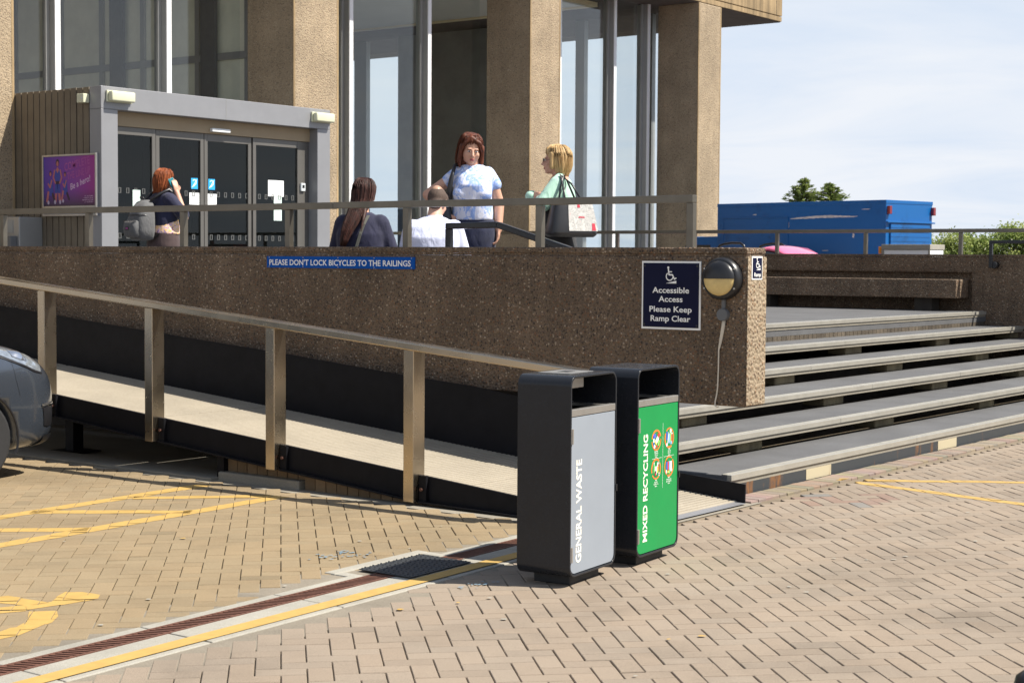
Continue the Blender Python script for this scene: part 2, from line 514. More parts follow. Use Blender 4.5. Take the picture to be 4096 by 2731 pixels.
def disc(mb, P, c, r, lift, n=20, mi=0, ry=None):
    ry = ry or r
    mb.add([P(c[0] + r * math.cos(2 * math.pi * i / n), c[1] + ry * math.sin(2 * math.pi * i / n), lift) for i in range(n)], [tuple(range(n))], mi)
def poly(mb, P, pts, lift, mi=0):
    mb.add([P(x, y, lift) for x, y in pts], [tuple(range(len(pts)))], mi)
def stroke(mb, P, pts, w, lift, mi=0):
    for i in range(len(pts) - 1):
        (x0, y0), (x1, y1) = pts[i], pts[i + 1]
        d = math.hypot(x1 - x0, y1 - y0); nx, ny = -(y1 - y0) / d * w / 2, (x1 - x0) / d * w / 2
        poly(mb, P, [(x0 - nx, y0 - ny), (x1 - nx, y1 - ny), (x1 + nx, y1 + ny), (x0 + nx, y0 + ny)], lift + i * .00005, mi)
        disc(mb, P, (x1, y1), w / 2, lift + .00002 + i * .00005, 10, mi)
    disc(mb, P, pts[0], w / 2, lift + .00001, 10, mi)
def plane_fn(org, ux, uy):
    org, ux, uy = Vector(org), Vector(ux), Vector(uy); n = ux.cross(uy).normalized()
    return lambda x, y, l: org + ux * x + uy * y + n * l
def wheelchair(mb, P, cx, cy, h, lift, mi=0):
    """access symbol with ramp wedge, total height h, centred on cx, bottom cy"""
    k = h
    q = lambda x, y: (cx + x * k, cy + y * k)
    disc(mb, P, q(-.08, .93), .075 * k, lift, 16, mi)
    stroke(mb, P, [q(-.07, .83), q(-.02, .50), q(.22, .50), q(.36, .24), q(.47, .30)], .085 * k, lift + .0001, mi)
    stroke(mb, P, [q(-.05, .68), q(.17, .68)], .06 * k, lift + .0004, mi)
    arc(mb, P, q(.02, .40), .235 * k, .07 * k, 125, 350, lift + .0002, 24, mi)
    poly(mb, P, [q(-.25, -.02), q(.5, -.02), q(.5, .15)], lift + .0003, mi)

# ------------------------------------------------------------------ the ground
g = MB(); g.add([(-400, -200, -.011), (400, -200, -.011), (400, 700, -.011), (-400, 700, -.011)], [(0, 1, 2, 3)])
struct(g.build('ground', M['mortar']))

YD = lambda off, Y: -5.02 - off - .0525 * (Y - 3.9)      # drain strip: distance off from its right hand edge
BR_U = 0.1; CA = math.sqrt(.5)
def bxy(u, v): return ((u * CA - v * CA), (u * CA + v * CA))
paints = []      # convex outlines in yellow paint on the pavers
def line_quad(p, q, w):
    (x0, y0), (x1, y1) = p, q
    d = math.hypot(x1 - x0, y1 - y0); nx, ny = -(y1 - y0) / d * w / 2, (x1 - x0) / d * w / 2
    return [(x0 - nx, y0 - ny), (x1 - nx, y1 - ny), (x1 + nx, y1 + ny), (x0 + nx, y0 + ny)]
W_ = .128
for a, b in [((-8.40, 4.5), (-8.60, 7.86)), ((-7.60, 4.3), (-7.80, 7.82)), ((-8.52, 6.35), (-7.76, 6.98)), ((-8.50, 7.14), (-7.86, 7.77)),
             ((-8.47, 5.45), (-7.72, 6.15)), ((-8.45, 4.75), (-7.66, 5.4)),
             ((-5.27, 10.95), (-4.05, 11.80)), ((-5.27, 10.95), (-3.45, 10.57)), ((-4.05, 11.80), (-3.0, 12.55)), ((-3.45, 10.57), (-2.4, 10.35))]:
    paints.append(line_quad(a, b, W_ if a[0] < -6 else .105))
for qd in [[(-6.40, 4.58), (-6.25, 4.64), (-6.23, 4.74), (-6.42, 4.72)], [(-6.26, 4.63), (-6.17, 4.57), (-6.145, 4.74), (-6.24, 4.76)],
           [(-6.24, 4.76), (-6.145, 4.74), (-6.13, 4.86), (-6.30, 4.84)], [(-6.36, 4.93), (-6.30, 4.83), (-6.13, 4.85), (-6.12, 4.93), (-6.18, 4.99), (-6.30, 4.985)],
           [(-6.55, 4.60), (-6.40, 4.58), (-6.42, 4.72), (-6.5, 4.71)], [(-6.22, 4.44), (-6.16, 4.56), (-6.26, 4.63), (-6.32, 4.5)],
           [(-6.14, 4.56), (-6.06, 4.65), (-5.96, 4.58), (-5.98, 4.43)], [(-5.98, 4.43), (-5.96, 4.58), (-5.885, 4.49), (-5.86, 4.42), (-5.92, 4.33)],
           [(-5.93, 4.31), (-5.86, 4.42), (-5.79, 4.25), (-5.79, 4.15), (-5.9, 4.23)], [(-5.9, 4.23), (-5.79, 4.15), (-5.78, 3.9), (-5.9, 3.95)]]:
    paints.append(qd)
def ccw(p):
    a = sum(p[i][0] * p[(i + 1) % len(p)][1] - p[(i + 1) % len(p)][0] * p[i][1] for i in range(len(p)))
    return p if a > 0 else p[::-1]
paints = [ccw(p) for p in paints]
def clip(sub, cl):
    out = sub
    for i in range(len(cl)):
        a, b = cl[i], cl[(i + 1) % len(cl)]
        inp, out = out, []
        if not inp: break
        side = lambda p: (b[0] - a[0]) * (p[1] - a[1]) - (b[1] - a[1]) * (p[0] - a[0])
        for j in range(len(inp)):
            p, q = inp[j], inp[(j + 1) % len(inp)]
            sp, sq = side(p), side(q)
            if sp >= 0: out.append(p)
            if (sp >= 0) != (sq >= 0):
                t = sp / (sp - sq); out.append((p[0] + (q[0] - p[0]) * t, p[1] + (q[1] - p[1]) * t))
    return out

pv, pcol = MB(), []
pm = MB()
cy, sy_ = math.cos(YAW), math.sin(YAW)
def in_view(x, y):
    dep = -sy_ * x + cy * y; lat = cy * x + sy_ * y
    return 4.2 < dep < 17.5 and -.34 * dep - .9 < lat < .34 * dep + .9
def add_brick(x, y, ang, l, w, col, zt=0., inset=.0032, ch=.0032):
    ca, sa = math.cos(ang), math.sin(ang)
    hl, hw = l / 2 - .0019, w / 2 - .0019
    z = zt + rnd.uniform(-.0016, .0016); tx, ty = rnd.gauss(0, .006), rnd.gauss(0, .006)
    def pt(a, b, zz): return (x + a * ca - b * sa, y + a * sa + b * ca, z + a * tx + b * ty + zz)
    k = len(pv.v)
    il, iw = hl - ch, hw - ch
    pv.v += [pt(-il, -iw, 0), pt(il, -iw, 0), pt(il, iw, 0), pt(-il, iw, 0)]
    pv.v += [pt(-hl, -hw, -.0035), pt(hl, -hw, -.0035), pt(hl, hw, -.0035), pt(-hl, hw, -.0035)]
    pv.v += [pt(-hl, -hw, -.05), pt(hl, -hw, -.05), pt(hl, hw, -.05), pt(-hl, hw, -.05)]
    fs = [(k, k + 1, k + 2, k + 3)]
    for i in range(4):
        j = (i + 1) % 4
        fs += [(k + 4 + i, k + 4 + j, k + j, k + i), (k + 8 + i, k + 8 + j, k + 4 + j, k + 4 + i)]
    pv.f.extend(fs); pv.m.extend([0] * 9)
    dk = tuple(c * .92 for c in col)  # chamfers and sides darkened, joint shade put into the block colour
    pcol.extend([col] + [dk, tuple(c * .9 for c in col)] * 4)
    quad = [pt(-il, -iw, 0)[:2], pt(il, -iw, 0)[:2], pt(il, iw, 0)[:2], pt(-il, iw, 0)[:2]]
    quad2 = [pt(-hl, -hw, 0)[:2], pt(hl, -hw, 0)[:2], pt(hl, hw, 0)[:2], pt(-hl, hw, 0)[:2]]
    for p in paints:
        if max(abs(c[0] - x) for c in p) > 9: continue
        c = clip(quad2, p)
        if len(c) >= 3:
            vv = []
            for (cx_i, cy_i) in c:
                da, db = (cx_i - x) * ca + (cy_i - y) * sa, -(cx_i - x) * sa + (cy_i - y) * ca
                vv.append((cx_i, cy_i, z + da * tx + db * ty + .0016))
            pm.add(vv, [tuple(range(len(vv)))])
            pmz.append(0)
pmz = []
def paver_colour(x, y):
    f = rnd.uniform(.945, 1.045) * (rnd.uniform(.86, .96) if rnd.random() < .06 else 1)
    left = x < YD(.2, y)
    b = (.258, .196, .118) if left else (.264, .213, .163)
    if not left and math.hypot(x + 4.95, y - 10.15) < .42 and rnd.random() < .55: b = rnd.choice([(.235, .165, .13), (.21, .195, .175), (.25, .175, .135)])
    w = rnd.uniform(-.018, .018)
    return (b[0] * f * (1 + w), b[1] * f, b[2] * f * (1 - w))
for i in range(-170, 190):
    for j in range(-40, 260):
        k = (i - j) % 4
        if k == 0: u, v, ang = (i + 1) * BR_U, (j + .5) * BR_U, math.radians(45)
        elif k == 2: u, v, ang = (i + .5) * BR_U, j * BR_U, math.radians(135)
        else: continue
        x, y = bxy(u, v)
        if not in_view(x, y): continue
        if y > 8.10 and x < -5.19: continue
        if x < -5.33 and y > 8.0: continue
        if -x > 5.0 and YD(.52, y) < x < YD(-.07, y) and y < 7.85: continue
        add_brick(x, y, ang, .2, .1, paver_colour(x, y))
# soldier course at the foot of the stairs and flush edging in front of the ramp
yk = 9.62
while yk < 21:
    add_brick(-5.335 + rnd.uniform(-.004, .004), yk, 0, .20, .1, tuple(c * rnd.uniform(.85, 1.05) for c in (.265, .215, .162)), .007); yk += .1
struct(pv.build('paving', M['brick'], cols=pcol))
struct(pm.build('yellow_road_markings', M['yellow']))
# beds of gritty infill along the cut edges of the paving
def strip(name, offs, z, y0, y1, mat_, n=40):
    m = MB(); r = random.Random(len(name))
    ys = [y0 + (y1 - y0) * i / n for i in range(n + 1)]
    v = []
    for y in ys:
        v += [(YD(offs[0] + r.uniform(-offs[2], offs[2]), y), y, z), (YD(offs[1] + r.uniform(-offs[2], offs[2]), y), y, z)]
    m.add(v, [(2 * i + 1, 2 * i, 2 * i + 2, 2 * i + 3) for i in range(n)])
    return m.build(name, mat_)
M['grit'] = speckled('gritty joint infill', (.19, .165, .125), (.29, .25, .195), 140, .95, .35, .5)
struct(strip('paving_edge_infill', (-.23, .69, 0), -.0030, 1.5, 7.9, M['grit']))
inf = MB(); inf.add([(-16, 8.0, -.006), (-5.2, 8.0, -.006), (-5.2, 9.65, -.006), (-16, 9.65, -.006)], [(0, 1, 2, 3)])
struct(inf.build('concrete_apron', M['concrete']))
spr = MB()
for (x, y, r) in [(-6.02, 6.35, .10), (-5.93, 6.52, .08), (-6.06, 6.52, .05), (-4.93, 6.28, .09)]:
    for k in range(16):
        a = rnd.uniform(0, 6.28); d = rnd.uniform(0, r)
        cx0, cy0, rr = x + d * math.cos(a), y + d * math.sin(a) * 1.4, rnd.uniform(.004, .011)
        n = 9
        spr.add([(cx0 + rr * rnd.uniform(.6, 1.3) * math.cos(6.283 * t / n), cy0 + rr * rnd.uniform(.6, 1.5) * math.sin(6.283 * t / n), 0.0062 + .00008 * k) for t in range(n)], [tuple(range(n))])
struct(spr.build('blue_spray_marks', M['bluespray']))
ysp = MB()
for (x, y, r) in [(-3.52, 6.02, .016), (-3.60, 5.88, .010), (-4.86, 5.62, .016), (-7.05, 6.28, .014), (-4.75, 5.9, .010)]:
    n = 9
    ysp.add([(x + r * rnd.uniform(.6, 1.3) * math.cos(6.283 * t / n), y + r * rnd.uniform(.6, 1.6) * math.sin(6.283 * t / n), .0065) for t in range(n)], [tuple(range(n))])
struct(ysp.build('yellow_paint_flecks', M['yellow']))
gum = MB()
for k in range(46):
    x, y = rnd.uniform(-9, -1.5), rnd.uniform(4.3, 11)
    if not in_view(x, y) or (y > 7.9 and x < -5) : continue
    r = rnd.uniform(.006, .016); n = 8
    gum.add([(x + r * rnd.uniform(.7, 1.2) * math.cos(6.283 * t / n), y + r * rnd.uniform(.7, 1.2) * math.sin(6.283 * t / n), .0064) for t in range(n)], [tuple(range(n))])
struct(gum.build('chewing_gum_spots', M['drainslab']), 'stuff')

# drainage channel
dr = thing('drain_channel', 'long concrete drain channel with rusty slotted grate crossing the block paving', 'drain', (YD(.3, 5.5), 5.5, 0))
def lane(o0, o1, z0, z1, y0, y1, mb, n=1):
    mb.add([(YD(o0, y0), y0, z0), (YD(o1, y0), y0, z0), (YD(o1, y1), y1, z0), (YD(o0, y1), y1, z0), (YD(o0, y0), y0, z1), (YD(o1, y0), y0, z1), (YD(o1, y1), y1, z1), (YD(o0, y1), y1, z1)],
           [(0, 1, 2, 3), (7, 6, 5, 4), (0, 4, 5, 1), (1, 5, 6, 2), (2, 6, 7, 3), (3, 7, 4, 0)])
cs = MB()
yy = 1.6
while yy < 7.8:
    y2 = min(yy + rnd.uniform(.7, 1.25), 7.9)
    if 6.1 < yy < 6.75: yy += 0
    for o0, o1 in ((0., .262), (.388, .452)):
        segs = [(yy, y2)]
        if o0 == 0.: segs = [(yy, y2)]
        for (a, b) in segs:
            if o0 > .3 and b > 6.14 and a < 6.74:
                for a2, b2 in ((a, 6.12), (6.76, b)):
                    if b2 - a2 > .05: lane(o0, o1, -.1, rnd.uniform(.002, .006), a2 + .004, b2 - .004, cs)
            else: lane(o0, o1, -.1, rnd.uniform(.002, .006), a + .004, b - .004, cs)
    yy = y2
lane(.535, .61, -.1, .005, 6.05, 6.83, cs); lane(.40, .534, -.1, .0045, 6.76, 6.83, cs); lane(.40, .534, -.1, .0035, 6.05, 6.12, cs)
cs.build('concrete_surround', M['drainslab'], dr, .006)
gr = MB()
lane(.264, .278, -.03, .004, 1.6, 7.88, gr); lane(.372, .386, -.03, .004, 1.6, 7.88, gr)
yy = 1.65
while yy < 7.85:
    p = Vector((YD(.276, yy), yy + .022, -.006)); q = Vector((YD(.374, yy), yy - .022, -.006))
    gr.bar(p, q, .014, .018); yy += .034
gr.build('grate', M['rustgrate'], dr)
dk_ = MB(); lane(.263, .387, -.16, -.07, 1.6, 7.88, dk_); dk_.build('channel_bed', M['darkvoid'], dr)
yl = MB()
lane(.035, .128, .0066, .0078, 1.6, 7.85, yl)
struct(yl.build('yellow_edge_line', M['yellow']))
cv = thing('drain_cover', 'square black studded drain cover laid into the rusty channel', 'drain cover', (-5.48, 6.46, 0))
m_ = MB(); lane(.152, .50, .0075, .0115, 6.195, 6.715, m_)
m_.build('cover_plate', M['blackrubber'], cv, .003)
st = MB()
for a in range(16):
    for b in range(11):
        y = 6.215 + a * .0325; o = .165 + b * .032 + (a % 2) * .008
        st.bar((YD(o, y), y - .008, .0125), (YD(o + .012, y), y + .008, .0125), .008, .0035)
st.build('raised_studs', M['blackrubber'], cv)

# ------------------------------------------------------------------ terrace, stairs
ter = MB()
ter.box(-60, -8.07, 9.9, 60, .80, .93)
struct(ter.build('terrace_floor', M['tarmac']))
rb = MB(); rb.box(-60, -8.3, 9.84, 9.98, -.1, .80); rb.box(-60, -8.2, 9.99, 20.9, -.1, .5)
struct(rb.build('terrace_base', M['darkvoid']))
cp = MB(); cp.add([(-120, 21.3, .35), (60, 21.3, .35), (60, 400, .35), (-120, 400, .35)], [(0, 1, 2, 3)])
struct(cp.build('car_park', M['asphalt']))

stair = thing('staircase', 'wide open flight of six grey treads with pale metal nosings beside the ramp', 'stairs', (-6.7, 15, 0))
NX = [-8.05, -7.55, -7.05, -6.49, -5.96, -5.44]; NZ = [.93, .75, .60, .45, .30, .15]
for i, (x, z) in enumerate(zip(NX, NZ)):
    y0 = 9.9 if i == 0 else (9.90 if i < 3 else 9.68)
    if i == 5: y0 = 9.66
    if i == 0:
        t = MB(); t.box(x - .35, x - .035, y0, 20.98, z - .065, z + .004)
    else:
        back = NX[i - 1] - .06
        t = MB(); t.box(back, x - .035, y0, 20.98, z - .058, z - .001)
    tr = t.build('tread', M['tarmac'], stair, .004)
    nz = MB()
    yb = y0; k = 0
    while yb < 20.95:
        ye = min(yb + (2.1 if k else 1.3 + .35 * i), 20.97)
        nz.box(x - .034, x, yb + .002, ye - .002, z - .036, z + .003)
        nz.box(x - .075, x - .034, yb + .002, ye - .002, z + .0002, z + .0035)
        for gq in range(3): nz.box(x - .072 + gq * .013, x - .066 + gq * .013, yb + .002, ye - .002, z + .0036, z + .0065)
        yb = ye; k += 1
    nz.build('nosing', M['alu'], tr, .003)
    lip = MB(); lip.box(x - .05, x - .012, y0, 20.96, z - .066, z - .037); lip.build('tread_edge', M['concrete'], tr)
blocks = {1: [13.5, 15.95, 18.35, 20.75], 2: [11.05, 13.45, 15.88, 18.3, 20.7], 3: [10.89, 13.32, 15.72, 18.15, 20.55], 4: [10.82, 13.23, 15.62, 18.0, 20.4]}
for i, ys in blocks.items():
    x, z = NX[i], NZ[i]
    for y in ys:
        b = MB(); b.box(x - .30, x - .085, y, y + .39, NZ[i + 1] - .004, z - .066)
        b.build('support_block', M['mossblock'], stair, .012)
rs = MB(); rs.box(-8.18, -8.075, 9.92, 20.97, .70, .868)
yy = 9.95
while yy < 20.9:
    rs.box(-8.0745, -8.071, yy, yy + .092, .74, .866); yy += .1
rs.build('top_riser', M['riserstone'], stair)
rp = MB(); rp.box(-5.475, -5.452, 9.665, 20.97, .0, .084); rpo = rp.build('riser_plate', M['riser'], stair)
for y in (10.77, 13.17, 15.57, 17.97):
    cq = MB(); cq.box(-5.4515, -5.4495, y, y + .40, .006, .083); cq.build('painted_square', M['creampaint'], rpo)
vb = MB()
vb.box(-8.15, -5.6, 9.9, 20.96, -.1, -.015); vb.build('dark_underside', M['darkvoid'], stair)  # dark sheet standing in for the shade below the treads
ed = MB(); ed.prism([(-5.96 + .06, .0), (-5.475, .0), (-5.475, .112), (-5.9, .112)], lambda p: (p[0], 9.63, p[1]), lambda p: (p[0], 9.658, p[1])); ed.build('end_plate', M['blacksteel'], stair)

# ------------------------------------------------------------------ parapet walls and their rails
pw = thing('parapet_wall', 'long dark pebbled concrete parapet beside the ramp, its lit end above the stairs', 'wall', (-12, 9.73, .62))
w = MB()
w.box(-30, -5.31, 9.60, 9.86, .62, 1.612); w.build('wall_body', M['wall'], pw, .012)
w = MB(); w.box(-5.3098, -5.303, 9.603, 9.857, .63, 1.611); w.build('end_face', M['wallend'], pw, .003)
w = MB(); w.box(-30, -5.318, 9.609, 9.852, 1.613, 1.628); w.build('coping_groove', M['wall'], pw)
w = MB(); w.box(-30, -5.31, 9.60, 9.86, 1.629, 1.672); w.build('coping', M['wall'], pw, .01)
def railing(name, label, x0, x1, y, ztop, zbase, posts, pw_, rh, mat_, joint=None, endpost=False, rail_d=.06):
    t = thing(name, label, 'railing', ((x0 + x1) / 2, y, zbase))
    m = MB()
    if joint:
        m.box(x0, joint - .001, y - rail_d / 2, y + rail_d / 2, ztop - rh, ztop)
        m.box(joint + .001, x1, y - rail_d / 2, y + rail_d / 2, ztop - rh + .002, ztop + .001)
    else: m.box(x0, x1, y - rail_d / 2, y + rail_d / 2, ztop - rh, ztop)
    m.build('top_rail', mat_, t, .003)
    for p in posts:
        q = MB(); q.box(p - pw_ / 2, p + pw_ / 2, y - rail_d * .4, y + rail_d * .4, zbase - .02, ztop - rh - .001)
        q.build('post', mat_, t, .003)
    return t
railing('wall_railing', 'flat grey metal rail on short posts along the top of the near parapet', -24, -5.79, 9.73, 2.027, 1.672,
        [-5.815 - 1.2713 * k for k in range(14)], .055, .052, M['dullsteel'], joint=-9.115)
fw = thing('far_parapet_wall', 'dark pebbled concrete wall with a recessed niche on the far side of the terrace', 'wall', (-10, 21.12, .0))
w = MB()
w.box(-8.27, 9, 21.0, 21.25, -.05, 1.638); w.box(-19, -8.271, 21.0, 21.25, 1.432, 1.638); w.box(-19, -8.271, 21.09, 21.25, -.05, 1.4315)
w.build('wall_body', M['wall'], fw, .01)
w = MB(); w.box(-19, 9, 20.992, 21.258, 1.639, 1.672); w.build('coping', M['wall'], fw, .008)
w = MB(); w.box(-19, -8.11, 20.993, 20.9995, 1.448, 1.46); w.box(-8.122, -8.11, 20.993, 20.9995, 1.06, 1.4475); w.build('niche_moulding', M['wall'], fw)
railing('far_railing', 'thin grey metal rail on posts along the top of the far terrace wall', -19.4, 9, 21.1, 2.012, 1.672,
        [-19.35 + 1.36 * k for k in range(21)], .05, .05, M['dullsteel'])
def bench(label, x0, x1, y0, y1):
    t = thing('concrete_bench', label, 'bench', ((x0 + x1) / 2, (y0 + y1) / 2, .93), 0, 'concrete benches built along the terrace walls')
    m = MB(); m.box(x0, x1, y0, y1, 1.10, 1.345); m.build('seat', M['wall'], t, .012)
    for k in range(4):
        x = x0 + .5 + (x1 - x0 - 1.0) * k / 3
        m = MB(); m.box(x - .12, x + .12, y0 + .12 if y0 > 15 else y0 + .03, y1 - .1, .93, 1.099); m.build('bench_support', M['darkvoid'], t)
bench('long cantilevered concrete bench set in the far wall niche, its end face sunlit', -16.5, -8.33, 20.62, 21.085)
bench('concrete bench behind the near parapet under the two seated people', -13.5, -8.19, 9.90, 10.36)

def handrail(label, pts, r=.021, post=None, brackets=()):
    t = thing('handrail', label, 'handrail', Vector(pts[0]) - Vector((0, 0, .3)), 0, 'black tubular stair handrails')
    m = MB()
    for i in range(len(pts) - 1): m.bar(pts[i], pts[i + 1], r * 2, r * 2)
    m.build('rail', M['blackpaint'], t, .008)
    if post:
        m = MB(); m.bar(post[0], post[1], r * 2, r * 2, (0, 1, 0)); m.build('post', M['blackpaint'], t, .006)
    for c in brackets:
        m = MB(); m.tube([Vector(c), Vector(c) + Vector((0, .10, 0))], .045, 16); m.build('wall_boss', M['blackpaint'], t, .006)
    return t
handrail('black handrail beside the seated man, sloping down the stairs behind the parapet', [(-8.155, 9.965, 1.836), (-7.655, 9.965, 1.843), (-5.62, 9.965, 1.27)], .024, ((-8.131, 9.965, .93), (-8.131, 9.965, 1.814)))
handrail('black handrail fixed by a round boss to the far wall beyond the stairs', [(-8.0, 20.9, 1.835), (-7.0, 20.9, 1.835), (-4.2, 20.9, 1.0)], .022, ((-7.98, 20.9, 1.50), (-7.98, 20.9, 1.82)), [(-7.94, 20.9, 1.535)])

# ------------------------------------------------------------------ access ramp
dz = lambda x: .005 + .0845 * (-5.24 - x)
ramp_t = thing('access_ramp', 'wheelchair ramp of ribbed cream decking with black steel sides and steel rail', 'ramp', (-8.5, 8.8, 0))
SL = math.atan(.0845)
def deck(x0, x1):
    m = MB(); P = .042
    prof = []
    x = x1
    pts = []
    while x > x0 + P:
        for dx, h in ((0, -.014), (-.002, .006), (-.026, .006), (-.028, -.014)):
            pts.append((x + dx, dz(x + dx) + h))
        x -= P
    bot = [(pts[-1][0], dz(pts[-1][0]) - .03), (pts[0][0], dz(pts[0][0]) - .03)]
    n = len(pts)
    v = [(a, 8.172, b) for a, b in pts] + [(a, 9.485, b) for a, b in pts]
    f = [(i, i + 1, n + i + 1, n + i) for i in range(n - 1)]
    m.add(v, f)
    m.box(pts[-1][0], pts[0][0], 8.172, 9.485, -1, -1) if 0 else None
    m.add([(bot[0][0], 8.172, bot[0][1]), (bot[1][0], 8.172, bot[1][1]), (bot[1][0], 9.485, bot[1][1]), (bot[0][0], 9.485, bot[0][1])], [(0, 1, 2, 3)])
    for y in (8.172, 9.485):
        m.add([(pts[0][0], y, pts[0][1]), (pts[-1][0], y, pts[-1][1]), (bot[0][0], y, bot[0][1]), (bot[1][0], y, bot[1][1])], [(0, 1, 2, 3)])
    return m
M['deck'] = speckled('cream ribbed deck', (.34, .295, .225), (.42, .37, .29), 60, .7, .2, .1)
for a, b in ((-10.62, -9.612), (-9.61, -8.042), (-8.04, -6.612), (-6.61, -5.30), (-12.2, -10.622), (-13.8, -12.202)):
    deck(a, b).build('deck_panel', M['deck'], ramp_t)
tl = MB(); tl.add([(-5.30, 8.15, dz(-5.30)), (-5.232, 8.15, .004), (-5.232, 9.49, .004), (-5.30, 9.49, dz(-5.30))], [(0, 1, 2, 3)])
tl.box(-5.31, -5.298, 8.15, 9.49, -.02, .012); tl.build('threshold_plate', M['greyalu'], ramp_t)
PX = [-10.68 + 1.2555 * k for k in range(-2, 5)]
def fascia(x0, x1):
    m = MB()
    m.prism([(x0, dz(x0) - .13), (x1, max(dz(x1) - .13, -.01)), (x1, dz(x1) + .045), (x0, dz(x0) + .045)][::1], lambda p: (p[0], 8.145, p[1]), lambda p: (p[0], 8.171, p[1]))
    m.prism([(x0, dz(x0) - .13), (x1, max(dz(x1) - .13, -.01)), (x1, max(dz(x1) - .13, -.01) + .012), (x0, dz(x0) - .118)], lambda p: (p[0], 8.10, p[1]), lambda p: (p[0], 8.1448, p[1]))
    return m
for k in range(len(PX) - 1):
    fascia(PX[k] + .046, PX[k + 1] - .046).build('side_beam', M['blacksteel'], ramp_t, .002)
fascia(PX[-1] + .046, -5.32).build('side_beam', M['blacksteel'], ramp_t, .002)
rail_z = lambda x: dz(x) + .90
for x in PX:
    p = MB(); p.box(x - .0425, x + .0425, 8.065, 8.18, dz(x) - .13, rail_z(x) - .048)
    po = p.build('rail_post', M['steel'], ramp_t, .004)
    fl = MB(); fl.prism([(x + .0435, dz(x + .06) - .135), (x + .105, dz(x + .1) - .135), (x + .105, dz(x + .1) + .052), (x + .0435, dz(x + .06) + .052)], lambda p: (p[0], 8.118, p[1]), lambda p: (p[0], 8.1445, p[1]))
    fo = fl.build('flange_plate', M['blacksteel'], ramp_t, .003)
    bo = MB(); bo.tube([(x + .072, 8.118, dz(x + .07) - .04), (x + .072, 8.104, dz(x + .07) - .04)], .012, 6); bo.build('bolt', M['rustgrate'], fo)
hr = MB()
hr.prism([(-14.2, rail_z(-14.2) - .047), (-5.52, rail_z(-5.52) - .047), (-5.52, rail_z(-5.52)), (-14.2, rail_z(-14.2))], lambda p: (p[0], 8.055, p[1]), lambda p: (p[0], 8.165, p[1]))
hr.build('handrail', M['steel'], ramp_t, .006)
bp_pts = [(-14, 1.18), (-10.95, .930), (-9.42, .812), (-8.165, .700), (-7.5, .652), (-7.1, .60), (-6.5, .40), (-6.3, .30), (-5.76, .165), (-5.24, .128)]
def panel(i0, i1, x0=None, x1=None):
    pts = bp_pts[i0:i1 + 1]
    m = MB(); o = [(a, dz(a) - .12 if a < -6 else .004) for a, b in (pts[0], pts[-1])]
    ol = [(pts[0][0] + .002, o[0][1]), (pts[-1][0] - .002, o[1][1])] + [(a, b) for a, b in pts[::-1]]
    m.prism(ol, lambda p: (p[0], 9.488, p[1]), lambda p: (p[0], 9.50, p[1]))
    return m
for a, b in ((0, 1), (1, 2), (2, 3), (3, 9)):
    panel(a, b).build('back_panel', M['blacksteel'], ramp_t, .001)
for bx_ in ((-8.80, -8.73, 8.16, 8.23, 0, dz(-8.77) - .125), (-10.95, -10.85, 8.5, 8.6, 0, .3)):
    leg = MB(); leg.box(*bx_); leg.build('leg', M['blacksteel'], ramp_t)
foot = MB(); foot.box(-11.05, -10.72, 8.42, 8.68, .0, .012); foot.build('foot_plate', M['blacksteel'], ramp_t)

bw = thing('brick_plinth', 'low plinth of upright brown bricks under the black ramp edge', 'plinth', (-7.4, 8.25, 0))
pb = MB(); pc_ = []
x = -8.735
pvsave = pv
def upright(x, y, z0, z1, w):
    k = len(pb.v)
    fb = rnd.uniform(.75, 1.1); c = tuple(v * fb for v in (.22, .15, .085))
    pb.box(x + .003, x + w - .003, y + rnd.uniform(0, .004), y + .1, z0, z1); pc_.extend([c] * 6)
while x < -6.0:
    left = x < -7.97
    zt = dz(x) - .10
    if zt > .03: upright(x, 8.20 if left else 8.162, .05 if left else -.02, zt, .1)
    x += .1
pb.build('bricks', M['plinth'], bw, .004, cols=pc_)
cb = MB(); cb.box(-8.76, -7.955, 8.13, 8.42, -.05, .055); cb.build('footing', M['concrete'], bw, .01)
kb = MB(); kb.box(-16, -8.77, 8.07, 8.42, -.05, .012); struct(kb.build('kerb_slab', M['concrete'], None, .006))

